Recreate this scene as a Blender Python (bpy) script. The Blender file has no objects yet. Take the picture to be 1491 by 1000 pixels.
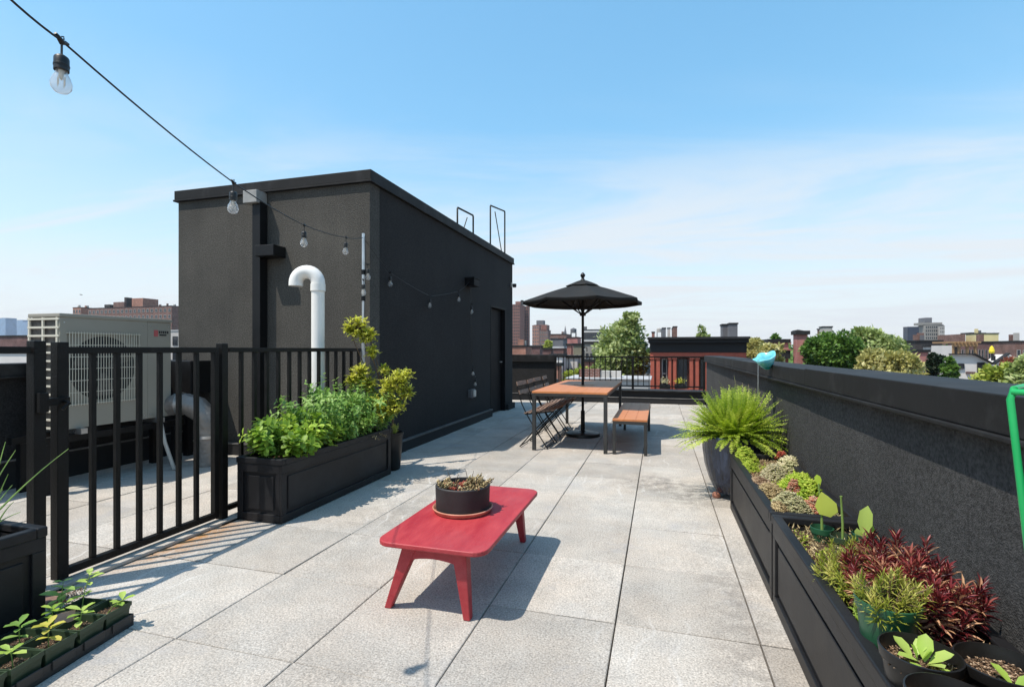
import bpy, bmesh, math, random
import numpy as np
from mathutils import Vector, Matrix
random.seed(7); RNG = np.random.default_rng(7)
sc = bpy.context.scene; COL = sc.collection
R = math.radians
# ------------------------------------------------------------------ camera
FPX, CX, CY, YAW, HC = 738.7, 745.5, 508.9, R(16.244), 1.25
cam = bpy.data.cameras.new('camera'); camo = bpy.data.objects.new('camera', cam); COL.objects.link(camo)
camo.location = (0, 0, HC); camo.rotation_euler = (R(90), 0, YAW)
cam.sensor_fit = 'HORIZONTAL'; cam.sensor_width = 36; cam.lens = FPX/1491*36
cam.shift_y = (CY-500)/1491; cam.clip_start = .05; cam.clip_end = 20000
sc.camera = camo
# ------------------------------------------------------------------ world, sun, exposure
SUNV = Vector((-.372, -.36, 1)).normalized()
ELEV = math.asin(SUNV.z); ROT = math.atan2(SUNV.x, SUNV.y)
w = bpy.data.worlds.new('World'); sc.world = w; w.use_nodes = True
nt = w.node_tree; N = nt.nodes; L = nt.links; N.clear()
out = N.new('ShaderNodeOutputWorld'); bg = N.new('ShaderNodeBackground'); sky = N.new('ShaderNodeTexSky')
sky.sky_type = 'NISHITA'; sky.sun_disc = False; sky.sun_elevation = ELEV; sky.sun_rotation = ROT % (2*math.pi)
sky.air_density = 1.0; sky.dust_density = 0.6; sky.ozone_density = 1.6; sky.altitude = 10
SKY_STRENGTH = 0.15
tc = N.new('ShaderNodeTexCoord'); sep = N.new('ShaderNodeSeparateXYZ'); L.new(tc.outputs['Generated'], sep.inputs[0])
def wm(op, a, b=None, c=None):
    n = N.new('ShaderNodeMath'); n.operation = op
    for k, v in enumerate((a, b, c)):
        if v is None: continue
        if isinstance(v, (int, float)): n.inputs[k].default_value = v
        else: L.new(v, n.inputs[k])
    return n.outputs[0]
zz = wm('ADD', wm('MAXIMUM', sep.outputs[2], 0.0), 0.09)
cmb = N.new('ShaderNodeCombineXYZ')
L.new(wm('DIVIDE', sep.outputs[0], zz), cmb.inputs[0]); L.new(wm('DIVIDE', sep.outputs[1], zz), cmb.inputs[1])
mp = N.new('ShaderNodeMapping'); mp.inputs['Rotation'].default_value = (0, 0, R(24)); mp.inputs['Scale'].default_value = (.34, 1.0, 1); mp.inputs['Location'].default_value = (5.3, 2.6, 0)
L.new(cmb.outputs[0], mp.inputs[0])
n1 = N.new('ShaderNodeTexNoise'); n1.inputs['Scale'].default_value = .85; n1.inputs['Detail'].default_value = 10; n1.inputs['Roughness'].default_value = .60; n1.inputs['Distortion'].default_value = 1.3
L.new(mp.outputs[0], n1.inputs['Vector'])
r1 = N.new('ShaderNodeValToRGB'); r1.color_ramp.elements[0].position = .42; r1.color_ramp.elements[1].position = .64; r1.color_ramp.interpolation = 'EASE'
L.new(n1.outputs['Fac'], r1.inputs[0])
r2 = N.new('ShaderNodeValToRGB'); e = r2.color_ramp.elements       # cloud amount by elevation of the direction
e[0].position = 0.0; e[0].color = (1, 1, 1, 1); e[1].position = .46; e[1].color = (.0, .0, .0, 1)
k = e.new(.10); k.color = (.95, .95, .95, 1); k = e.new(.24); k.color = (.8, .8, .8, 1); k = e.new(.36); k.color = (.2, .2, .2, 1)
L.new(sep.outputs[2], r2.inputs[0])
cf0 = wm('MULTIPLY', wm('MULTIPLY', r1.outputs[0], r2.outputs[0]), .95)
r3 = N.new('ShaderNodeValToRGB'); r3.color_ramp.interpolation = 'EASE'; e = r3.color_ramp.elements; e[0].position = 0; e[0].color = (.97, .97, .97, 1); e[1].position = .40; e[1].color = (0, 0, 0, 1); k = e.new(.10); k.color = (.72, .72, .72, 1); k = e.new(.2); k.color = (.34, .34, .34, 1)
L.new(sep.outputs[2], r3.inputs[0])
cf = wm('SUBTRACT', 1.0, wm('MULTIPLY', wm('SUBTRACT', 1.0, cf0), wm('SUBTRACT', 1.0, r3.outputs[0])))
mx = N.new('ShaderNodeMix'); mx.data_type = 'RGBA'; L.new(cf, mx.inputs['Factor'])
gm = N.new('ShaderNodeGamma'); gm.inputs['Gamma'].default_value = .56; L.new(sky.outputs[0], gm.inputs['Color'])
hs = N.new('ShaderNodeHueSaturation'); hs.inputs['Hue'].default_value = .486; hs.inputs['Saturation'].default_value = 1.66; hs.inputs['Value'].default_value = 2.6; L.new(gm.outputs[0], hs.inputs['Color'])
L.new(hs.outputs[0], mx.inputs['A']); mx.inputs['B'].default_value = (4.75, 5.0, 5.25, 1)
L.new(mx.outputs['Result'], bg.inputs['Color']); bg.inputs['Strength'].default_value = SKY_STRENGTH; L.new(bg.outputs[0], out.inputs[0])
sun = bpy.data.lights.new('sun', 'SUN'); sun.energy = 4.6; sun.angle = R(.53); sun.color = (1, .93, .83)
suno = bpy.data.objects.new('sun', sun); COL.objects.link(suno); suno.rotation_euler = SUNV.to_track_quat('Z', 'Y').to_euler(); suno.location = (-6, -6, 16)
sc.view_settings.view_transform = 'Standard'; sc.view_settings.look = 'None'; sc.view_settings.gamma = 1; sc.view_settings.use_curve_mapping = False
sc.view_settings.exposure = 0.25
sc.cycles.max_bounces = 8; sc.cycles.transparent_max_bounces = 12
# ------------------------------------------------------------------ helpers
def pt(u, v, D):
    """a place D metres ahead of the viewpoint, given the bearing it is surveyed at"""
    a = (u-CX)/FPX*D; c, s = math.cos(YAW), math.sin(YAW)
    return Vector((a*c-D*s, a*s+D*c, HC-(v-CY)/FPX*D))
def onX(u, v, X):
    c, s = math.cos(YAW), math.sin(YAW); k = (u-CX)/FPX; return pt(u, v, X/(-s+k*c))
def onY(u, v, Y):
    c, s = math.cos(YAW), math.sin(YAW); k = (u-CX)/FPX; return pt(u, v, Y/(c+k*s))
def ground(u, v, z=0): return pt(u, v, FPX*(HC-z)/(v-CY))
def srgb(r, g, b):
    f = lambda c: (c/255/12.92 if c/255 <= .04045 else ((c/255+.055)/1.055)**2.4)
    return (f(r), f(g), f(b))
def tag(o, label=None, cat=None, group=None, kind=None):
    if label: o['label'] = label
    if cat: o['category'] = cat
    if group: o['group'] = group
    if kind: o['kind'] = kind
    return o
def empty(name, loc, label, cat, group=None):
    o = bpy.data.objects.new(name, None); o.location = loc; o.empty_display_size = .1; COL.objects.link(o)
    return tag(o, label, cat, group)
def rootloc(p):
    while p.parent: p = p.parent
    return np.array(p.location)
def link(name, me, mats, parent, bevel=0, smooth=False, segs=2):
    for m in (mats if isinstance(mats, (list, tuple)) else [mats]): me.materials.append(m)
    o = bpy.data.objects.new(name, me); COL.objects.link(o)
    if parent is not None: o.parent = parent
    if smooth:
        me.polygons.foreach_set('use_smooth', [True]*len(me.polygons))
    if bevel:
        b = o.modifiers.new('bevel', 'BEVEL'); b.width = bevel; b.segments = segs; b.limit_method = 'ANGLE'; b.angle_limit = R(40)
    return o
class MB:
    def __init__(s): s.v = []; s.f = []; s.m = []; s.cur = 0
    def add(s, vs, fs):
        b = len(s.v); s.v += [tuple(p) for p in vs]; s.f += [tuple(i+b for i in f) for f in fs]; s.m += [s.cur]*len(fs); return s
    def mat(s, k): s.cur = k; return s
    def box(s, x0, x1, y0, y1, z0, z1):
        v = [(x, y, z) for z in (z0, z1) for y in (y0, y1) for x in (x0, x1)]
        return s.add(v, [(0, 2, 3, 1), (4, 5, 7, 6), (0, 1, 5, 4), (2, 6, 7, 3), (0, 4, 6, 2), (1, 3, 7, 5)])
    def bar(s, a, b, w, h=None, up=(0, 0, 1)):
        a = Vector(a); b = Vector(b); d = (b-a).normalized(); h = h or w
        u = Vector(up); 
        if abs(d.dot(u)) > .98: u = Vector((1, 0, 0))
        r = d.cross(u).normalized(); u = r.cross(d).normalized()
        v = [p+r*(i*w/2)+u*(j*h/2) for p in (a, b) for j in (-1, 1) for i in (-1, 1)]
        return s.add(v, [(0, 2, 3, 1), (4, 5, 7, 6), (0, 1, 5, 4), (2, 6, 7, 3), (0, 4, 6, 2), (1, 3, 7, 5)])
    def tube(s, pts, r, n=10, cap=True, wob=0):
        pts = [Vector(p) for p in pts]; m = len(pts); rr = r if isinstance(r, (list, tuple)) else [r]*m
        vs = []; pu = None
        for i, p in enumerate(pts):
            d = (pts[min(i+1, m-1)]-pts[max(i-1, 0)]).normalized()
            if pu is None: pu = Vector((0, 0, 1)) if abs(d.z) < .9 else Vector((1, 0, 0))
            a = d.cross(pu).normalized(); pu = a.cross(d).normalized()
            for k in range(n):
                t = 2*math.pi*k/n; q = rr[i]*(1+wob*random.uniform(-1, 1)); vs.append(p+(a*math.cos(t)+pu*math.sin(t))*q)
        fs = [(i*n+k, i*n+(k+1) % n, (i+1)*n+(k+1) % n, (i+1)*n+k) for i in range(m-1) for k in range(n)]
        if cap: fs += [tuple(range(n-1, -1, -1)), tuple((m-1)*n+k for k in range(n))]
        return s.add(vs, fs)
    def lathe(s, prof, c=(0, 0, 0), n=32, ribs=0, amp=0):
        vs = []; m = len(prof)
        for (r, z) in prof:
            for k in range(n):
                t = 2*math.pi*k/n; q = r*(1+(amp*(abs(math.sin(ribs*t/2))-.5) if ribs and r > .02 else 0))
                vs.append((c[0]+q*math.cos(t), c[1]+q*math.sin(t), c[2]+z))
        fs = [(i*n+k, i*n+(k+1) % n, (i+1)*n+(k+1) % n, (i+1)*n+k) for i in range(m-1) for k in range(n)]
        return s.add(vs, fs)
    def prism(s, poly, z0, z1):
        n = len(poly); vs = [(x, y, z0) for x, y in poly]+[(x, y, z1) for x, y in poly]
        return s.add(vs, [tuple(range(n-1, -1, -1)), tuple(range(n, 2*n))]+[(k, (k+1) % n, n+(k+1) % n, n+k) for k in range(n)])
    def extr(s, pts, dvec):      # closed planar outline extruded along dvec
        n = len(pts); d = Vector(dvec); vs = [Vector(p) for p in pts]; vs += [p+d for p in vs]
        return s.add(vs, [tuple(range(n-1, -1, -1)), tuple(range(n, 2*n))]+[(k, (k+1) % n, n+(k+1) % n, n+k) for k in range(n)])
    def build(s, name, mats, parent=None, bevel=0, smooth=False, segs=2, recalc=True):
        v = np.array(s.v, dtype=float)
        if parent is not None: v = v-rootloc(parent); loc = None
        else:
            loc = ((v[:, 0].min()+v[:, 0].max())/2, (v[:, 1].min()+v[:, 1].max())/2, v[:, 2].min()); v = v-np.array(loc)
        me = bpy.data.meshes.new(name); me.from_pydata(v.tolist(), [], s.f)
        me.polygons.foreach_set('material_index', s.m); me.update()
        if recalc:
            bm = bmesh.new(); bm.from_mesh(me); bmesh.ops.recalc_face_normals(bm, faces=bm.faces); bm.to_mesh(me); bm.free()
        o = link(name, me, mats, parent, bevel, smooth, segs)
        if smooth and not bevel:
            try: me.set_sharp_from_angle(angle=R(42))
            except Exception: pass
        if loc is not None: o.location = loc
        return o
def copy_tree(o, parent=None):
    c = o.copy(); COL.objects.link(c); c.parent = parent
    for ch in list(o.children): copy_tree(ch, c)
    return c
# leaves in bulk --------------------------------------------------------
TPL = {
 'leaf': (np.array([(0,0,0),(-.36,.3,.05),(0,.32,-.03),(.36,.3,.05),(-.33,.68,.0),(0,.7,-.08),(.33,.68,.0),(0,1,-.16)],float),
          [(0,2,1),(0,3,2),(1,2,5,4),(2,3,6,5),(4,5,7),(5,6,7)]),
 'blade': (np.array([(-.5,0,0),(.5,0,0),(-.42,.5,.03),(.42,.5,.03),(0,1,-.12)],float), [(0,1,3,2),(2,3,4)]),
 'round': (np.array([(0,0,0),(-.22,.2,.03),(0,.2,-.02),(.22,.2,.03),(-.46,.5,.05),(0,.5,-.05),(.46,.5,.05),(-.40,.82,.0),(0,.82,-.08),(.40,.82,.0),(0,1,-.12)],float), [(0,2,1),(0,3,2),(1,2,5,4),(2,3,6,5),(4,5,8,7),(5,6,9,8),(7,8,10),(8,9,10)]),
 'dia': (np.array([(0,0,0),(-.5,.5,.08),(.5,.5,.08),(0,1,-.05)],float), [(0,2,1),(1,2,3)]),
 'fat': (np.array([(0,0,0),(-.45,.45,.12),(.45,.45,.12),(0,.5,-.2),(0,1,.05)],float), [(0,3,1),(0,2,3),(1,3,4),(3,2,4),(0,1,2),(1,4,2)]),
}
def unit(a): return a/np.maximum(np.linalg.norm(a, axis=1, keepdims=True), 1e-9)
def leafmesh(name, P, D, U, Ln, Wd, tint, mat, parent, tpl='leaf', smooth=False):
    V, F = TPL[tpl]; P = np.asarray(P, float); n = len(P); D = unit(np.asarray(D, float)); U = np.asarray(U, float)
    Ln = np.broadcast_to(Ln, n).astype(float); Wd = np.broadcast_to(Wd, n).astype(float); tint = np.broadcast_to(tint, n).astype(float)
    S = unit(np.cross(D, U)+1e-6); U = np.cross(S, D); P = P-rootloc(parent) if parent is not None else P
    co = P[:, None, :]+S[:, None, :]*(V[None, :, 0, None]*Wd[:, None, None])+D[:, None, :]*(V[None, :, 1, None]*Ln[:, None, None])+U[:, None, :]*(V[None, :, 2, None]*Ln[:, None, None])
    nv = len(V); co = co.reshape(-1, 3)
    loopt = np.concatenate([np.array(f) for f in F]); lens = np.array([len(f) for f in F])
    loops = (loopt[None, :]+(np.arange(n)*nv)[:, None]).ravel()
    tot = np.tile(lens, n); start = np.concatenate([[0], np.cumsum(tot)[:-1]])
    me = bpy.data.meshes.new(name); me.vertices.add(len(co)); me.vertices.foreach_set('co', co.ravel())
    me.loops.add(len(loops)); me.loops.foreach_set('vertex_index', loops.astype(np.int32))
    me.polygons.add(len(tot)); me.polygons.foreach_set('loop_start', start.astype(np.int32)); me.polygons.foreach_set('loop_total', tot.astype(np.int32))
    at = me.attributes.new('tint', 'FLOAT', 'FACE'); at.data.foreach_set('value', np.repeat(tint, len(F)))
    me.update(calc_edges=True); me.validate()
    return link(name, me, mat, parent, smooth=smooth)
def rdir(n, zmin=-1, zmax=1):
    z = RNG.uniform(zmin, zmax, n); t = RNG.uniform(0, 2*np.pi, n); r = np.sqrt(1-z*z); return np.stack([r*np.cos(t), r*np.sin(t), z], 1)
# ------------------------------------------------------------------ materials
def newmat(name):
    m = bpy.data.materials.new(name); m.use_nodes = True; return m, m.node_tree.nodes, m.node_tree.links, m.node_tree.nodes['Principled BSDF']
def mat(name, c, rough=.6, metal=0, var=.12, vs=6, bump=0, bs=60, spec=None, c2=None, dirt=0, stretch=None, coat=0):
    m, N, L, b = newmat(name); b.inputs['Roughness'].default_value = rough; b.inputs['Metallic'].default_value = metal
    if spec is not None: b.inputs['Specular IOR Level'].default_value = spec
    if coat: b.inputs['Coat Weight'].default_value = coat; b.inputs['Coat Roughness'].default_value = .15
    t = N.new('ShaderNodeTexCoord'); src = t.outputs['Object']
    if stretch:
        q = N.new('ShaderNodeMapping'); q.inputs['Scale'].default_value = stretch; L.new(src, q.inputs[0]); src = q.outputs[0]
    n = N.new('ShaderNodeTexNoise'); n.inputs['Scale'].default_value = vs; n.inputs['Detail'].default_value = 6; n.inputs['Roughness'].default_value = .6; L.new(src, n.inputs['Vector'])
    r = N.new('ShaderNodeValToRGB'); L.new(n.outputs['Fac'], r.inputs[0])
    c2 = c2 or tuple(min(1, x*(1+var)) for x in c); c1 = tuple(x*(1-var) for x in c)
    r.color_ramp.elements[0].position = .32; r.color_ramp.elements[1].position = .68
    r.color_ramp.elements[0].color = (*c1, 1); r.color_ramp.elements[1].color = (*c2, 1)
    col = r.outputs[0]
    if dirt:
        n3 = N.new('ShaderNodeTexNoise'); n3.inputs['Scale'].default_value = 2.3; n3.inputs['Detail'].default_value = 8; n3.inputs['Roughness'].default_value = .7; L.new(t.outputs['Object'], n3.inputs['Vector'])
        rr = N.new('ShaderNodeValToRGB'); rr.color_ramp.elements[0].position = .5; rr.color_ramp.elements[1].position = .72; L.new(n3.outputs['Fac'], rr.inputs[0])
        mm = N.new('ShaderNodeMath'); mm.operation = 'MULTIPLY'; mm.inputs[1].default_value = dirt; L.new(rr.outputs[0], mm.inputs[0])
        x = N.new('ShaderNodeMix'); x.data_type = 'RGBA'; L.new(mm.outputs[0], x.inputs['Factor']); L.new(col, x.inputs['A']); x.inputs['B'].default_value = (*[v*.6+.10 for v in c], 1); col = x.outputs['Result']
    L.new(col, b.inputs['Base Color'])
    rm = N.new('ShaderNodeMapRange'); rm.inputs['To Min'].default_value = max(.02, rough-.1); rm.inputs['To Max'].default_value = min(1, rough+.12); L.new(n.outputs['Fac'], rm.inputs[0]); L.new(rm.outputs[0], b.inputs['Roughness'])
    if bump:
        n2 = N.new('ShaderNodeTexNoise'); n2.inputs['Scale'].default_value = bs; n2.inputs['Detail'].default_value = 5; L.new(src, n2.inputs['Vector'])
        bp = N.new('ShaderNodeBump'); bp.inputs['Strength'].default_value = bump; bp.inputs['Distance'].default_value = .01; L.new(n2.outputs['Fac'], bp.inputs['Height']); L.new(bp.outputs[0], b.inputs['Normal'])
    return m
def leafmat(name, c0, c1, c2, trans=.35, rough=.5):
    m, N, L, b = newmat(name); b.inputs['Roughness'].default_value = rough; b.inputs['Specular IOR Level'].default_value = .35
    a = N.new('ShaderNodeAttribute'); a.attribute_name = 'tint'; r = N.new('ShaderNodeValToRGB'); L.new(a.outputs['Fac'], r.inputs[0])
    r.color_ramp.elements[0].color = (*c0, 1); r.color_ramp.elements[1].color = (*c2, 1); q = r.color_ramp.elements.new(.5); q.color = (*c1, 1)
    L.new(r.outputs[0], b.inputs['Base Color'])
    t = N.new('ShaderNodeBsdfTranslucent'); hs = N.new('ShaderNodeHueSaturation'); hs.inputs['Value'].default_value = 1.25; hs.inputs['Saturation'].default_value = 1.05; L.new(r.outputs[0], hs.inputs['Color']); L.new(hs.outputs[0], t.inputs['Color'])
    mx = N.new('ShaderNodeMixShader'); mx.inputs[0].default_value = trans; L.new(b.outputs[0], mx.inputs[1]); L.new(t.outputs[0], mx.inputs[2]); L.new(mx.outputs[0], N['Material Output'].inputs[0])
    return m
def stucco(name, c, depth=.004, scale=85, patch=.25, warm=None):
    m, N, L, b = newmat(name); b.inputs['Roughness'].default_value = .9; b.inputs['Specular IOR Level'].default_value = .25
    t = N.new('ShaderNodeTexCoord')
    n = N.new('ShaderNodeTexNoise'); n.inputs['Scale'].default_value = scale; n.inputs['Detail'].default_value = 4; n.inputs['Roughness'].default_value = .65; L.new(t.outputs['Object'], n.inputs['Vector'])
    v = N.new('ShaderNodeTexVoronoi'); v.inputs['Scale'].default_value = scale*1.1; L.new(t.outputs['Object'], v.inputs['Vector'])
    ad = N.new('ShaderNodeMath'); ad.operation = 'ADD'; L.new(n.outputs['Fac'], ad.inputs[0]); L.new(v.outputs['Distance'], ad.inputs[1])
    bp = N.new('ShaderNodeBump'); bp.inputs['Strength'].default_value = 1; bp.inputs['Distance'].default_value = depth; L.new(ad.outputs[0], bp.inputs['Height']); L.new(bp.outputs[0], b.inputs['Normal'])
    n2 = N.new('ShaderNodeTexNoise'); n2.inputs['Scale'].default_value = 1.3; n2.inputs['Detail'].default_value = 7; n2.inputs['Roughness'].default_value = .65; L.new(t.outputs['Object'], n2.inputs['Vector'])
    r = N.new('ShaderNodeValToRGB'); r.color_ramp.elements[0].position = .35; r.color_ramp.elements[1].position = .7; L.new(n2.outputs['Fac'], r.inputs[0])
    r.color_ramp.elements[0].color = (*[x*(1-patch) for x in c], 1); r.color_ramp.elements[1].color = (*[x*(1+patch) for x in (warm or c)], 1)
    n4 = N.new('ShaderNodeTexNoise'); n4.inputs['Scale'].default_value = 75; n4.inputs['Detail'].default_value = 2; L.new(t.outputs['Object'], n4.inputs['Vector'])
    r4 = N.new('ShaderNodeMapRange'); r4.inputs['From Min'].default_value = .3; r4.inputs['From Max'].default_value = .7; r4.inputs['To Min'].default_value = .60; r4.inputs['To Max'].default_value = 1.44; L.new(n4.outputs['Fac'], r4.inputs[0])
    x = N.new('ShaderNodeMix'); x.data_type = 'RGBA'; x.blend_type = 'MULTIPLY'; x.inputs['Factor'].default_value = 1; L.new(r.outputs[0], x.inputs['A']); L.new(r4.outputs[0], x.inputs['B']); ms = N.new('ShaderNodeMapping'); ms.inputs['Scale'].default_value = (5, 5, .22); L.new(t.outputs['Object'], ms.inputs[0])
    n5 = N.new('ShaderNodeTexNoise'); n5.inputs['Scale'].default_value = 1.6; n5.inputs['Detail'].default_value = 6; n5.inputs['Roughness'].default_value = .62; L.new(ms.outputs[0], n5.inputs['Vector'])
    r5 = N.new('ShaderNodeMapRange'); r5.inputs['From Min'].default_value = .35; r5.inputs['From Max'].default_value = .68; r5.inputs['To Min'].default_value = .95; r5.inputs['To Max'].default_value = 1.06; L.new(n5.outputs['Fac'], r5.inputs[0])
    x2 = N.new('ShaderNodeMix'); x2.data_type = 'RGBA'; x2.blend_type = 'MULTIPLY'; x2.inputs['Factor'].default_value = 1; L.new(x.outputs['Result'], x2.inputs['A']); L.new(r5.outputs[0], x2.inputs['B']); L.new(x2.outputs['Result'], b.inputs['Base Color'])
    return m
def brickmat(name, c, c2, mortar=(.3, .27, .24), w=.22, h=.075, flat=False):
    m, N, L, b = newmat(name); b.inputs['Roughness'].default_value = .88
    t = N.new('ShaderNodeTexCoord'); s = N.new('ShaderNodeSeparateXYZ'); L.new(t.outputs['Object'], s.inputs[0])
    ad = N.new('ShaderNodeMath'); ad.operation = 'ADD'; L.new(s.outputs[0], ad.inputs[0]); L.new(s.outputs[1], ad.inputs[1])
    cb = N.new('ShaderNodeCombineXYZ'); L.new(ad.outputs[0], cb.inputs[0]); L.new(s.outputs[2], cb.inputs[1])
    br = N.new('ShaderNodeTexBrick'); br.inputs['Scale'].default_value = 1; br.inputs['Brick Width'].default_value = w; br.inputs['Row Height'].default_value = h; br.inputs['Mortar Size'].default_value = .006
    br.inputs['Color1'].default_value = (*c, 1); br.inputs['Color2'].default_value = (*c2, 1); br.inputs['Mortar'].default_value = (*mortar, 1); L.new(cb.outputs[0], br.inputs['Vector'])
    n = N.new('ShaderNodeTexNoise'); n.inputs['Scale'].default_value = .9; n.inputs['Detail'].default_value = 8; L.new(t.outputs['Object'], n.inputs['Vector'])
    r4 = N.new('ShaderNodeMapRange'); r4.inputs['From Min'].default_value = .3; r4.inputs['From Max'].default_value = .7; r4.inputs['To Min'].default_value = .72; r4.inputs['To Max'].default_value = 1.25; L.new(n.outputs['Fac'], r4.inputs[0])
    x = N.new('ShaderNodeMix'); x.data_type = 'RGBA'; x.blend_type = 'MULTIPLY'; x.inputs['Factor'].default_value = 1; L.new(br.outputs[0], x.inputs['A']); L.new(r4.outputs[0], x.inputs['B']); L.new(x.outputs['Result'], b.inputs['Base Color'])
    return m
M = {}
M['black_metal'] = mat('black_metal', (.007, .007, .0075), .48, 0, .2, 9, .12, 120, spec=.25)
M['fence_metal'] = mat('fence_metal', (.006, .0055, .005), .48, 0, .3, 14, .2, 90, spec=.22)
M['cap_metal'] = mat('cap_metal', (.013, .0125, .0125), .62, 0, .25, 3, .14, 14, spec=.22, dirt=.3)
M['flash'] = mat('flash', (.16, .155, .15), .5, .3, .35, 5, .1, 40)
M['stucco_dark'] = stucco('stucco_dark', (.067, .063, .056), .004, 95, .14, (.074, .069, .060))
M['stucco_side'] = stucco('stucco_side', (.022, .021, .021), .002, 130, .14)  # bulkhead stucco darkened for its shaded side, shade put into the colour
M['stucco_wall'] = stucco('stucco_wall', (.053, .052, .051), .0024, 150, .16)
M['planter'] = mat('planter', (.011, .011, .0125), .48, 0, .2, 4, .06, 60, spec=.3, dirt=.12)
M['red_paint'] = mat('red_paint', (.37, .024, .036), .50, 0, .14, 4, .2, 34, spec=.38, c2=(.42, .046, .052), dirt=.26, stretch=(4, 1, 4))
M['wood_orange'] = mat('wood_orange', (.50, .185, .065), .5, 0, .18, 7, .15, 30, stretch=(1, 12, 1))
M['wood_slat'] = mat('wood_slat', (.22, .14, .10), .6, 0, .35, 12, .2, 40, stretch=(10, 1, 1))
M['steel_dark'] = mat('steel_dark', (.035, .035, .034), .45, .2, .2, 6, .05, 50)
M['umb_fabric'] = mat('umb_fabric', (.020, .0195, .0185), .85, 0, .2, 5, .25, 500, spec=.25)
M['terracotta'] = mat('terracotta', (.50, .19, .11), .8, 0, .18, 10, .15, 60, c2=(.60, .28, .19))
M['pot_black'] = mat('pot_black', (.010, .0095, .009), .4, 0, .2, 20, .05, 60, spec=.4)
M['pot_matte'] = mat('pot_matte', (.020, .018, .018), .62, 0, .3, 9, .15, 60)
M['pot_blue'] = mat('pot_blue', (.009, .014, .030), .24, 0, .5, 8, .15, 14, spec=.5, c2=(.030, .045, .085), stretch=(4, 4, .6), coat=.15)
M['pot_green'] = mat('pot_green', (.018, .085, .040), .42, 0, .12, 6, .03, 60)
M['pot_olive'] = mat('pot_olive', (.030, .052, .026), .5, 0, .15, 6, .05, 60)
M['tray'] = mat('tray', (.022, .022, .021), .5, 0, .2, 6, .05, 60)
M['soil'] = mat('soil', (.030, .018, .011), .95, 0, .6, 60, 1.0, 90, c2=(.11, .065, .038))
M['pvc'] = mat('pvc', (.76, .74, .70), .35, 0, .05, 3, .02, 20, spec=.5, dirt=.12)
M['ac_body'] = mat('ac_body', (.30, .275, .225), .5, 0, .05, 2, .03, 30, dirt=.12)
M['ac_grid'] = mat('ac_grid', (.60, .56, .46), .5, 0, .05, 2, .02, 30)
M['dark'] = mat('dark', (.010, .010, .011), .7, 0, .2, 5)
M['coil'] = mat('coil', (.10, .09, .08), .6, .4, .4, 30)
M['foil'] = mat('foil', (.24, .22, .20), .5, .55, .15, 9, 1.0, 26)
M['galv'] = mat('galv', (.55, .56, .57), .3, .9, .15, 12, .05, 40)
M['conduit'] = mat('conduit', (.50, .48, .44), .5, .3, .2, 8, .1, 40)
M['door'] = mat('door', (.006, .006, .007), .6, 0, .15, 4, .03, 30, spec=.15)
M['hinge'] = mat('hinge', (.30, .29, .27), .45, .6, .2, 12)
M['curb'] = mat('curb', (.44, .40, .35), .9, 0, .12, 20, .5, 120)
M['clear'] = None
def glass(name, c=(1, 1, 1), rough=0.0):
    m, N, L, b = newmat(name); b.inputs['Base Color'].default_value = (*c, 1); b.inputs['Transmission Weight'].default_value = 1; b.inputs['Roughness'].default_value = rough; b.inputs['IOR'].default_value = 1.35
    return m
M['glass'] = glass('glass', (.97, .97, .97)); _n = M['glass'].node_tree; _m = _n.nodes.new('ShaderNodeMixShader'); _d = _n.nodes.new('ShaderNodeBsdfTranslucent'); _d.inputs['Color'].default_value = (.9, .9, .9, 1); _m.inputs[0].default_value = .16; _n.links.new(_n.nodes['Principled BSDF'].outputs[0], _m.inputs[1]); _n.links.new(_d.outputs[0], _m.inputs[2]); _n.links.new(_m.outputs[0], _n.nodes['Material Output'].inputs[0]); M['teal_glass'] = mat('teal_glass', (.08, .50, .58), .25, 0, .25, 14, .05, 30, c2=(.30, .72, .76), spec=.6)
M['teal_deep'] = mat('teal_deep', (.02, .36, .50), .25, 0, .2, 14, .05, 30, spec=.6)
M['jar'] = glass('jar', (.75, .86, .92), .05)
M['filament'] = mat('filament', (.75, .66, .52), .4, .0)
M['green_plastic'] = mat('green_plastic', (.012, .33, .09), .35, 0, .08, 8)
M['win_glass'] = mat('win_glass', (.025, .03, .038), .12, 0, .3, 1.5, spec=.6)
M['win_frame'] = mat('win_frame', (.38, .37, .35), .6)
M['win_frame_dark'] = mat('win_frame_dark', (.03, .03, .03), .6)
M['roof_dark'] = mat('roof_dark', (.010, .010, .011), .8, 0, .25, 1, .1, 10)
M['roof_silver'] = mat('roof_silver', (.42, .42, .42), .6, 0, .2, .8)
M['bark'] = mat('bark', (.075, .055, .040), .9, 0, .3, 8, .6, 20, stretch=(3, 3, .6))
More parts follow.
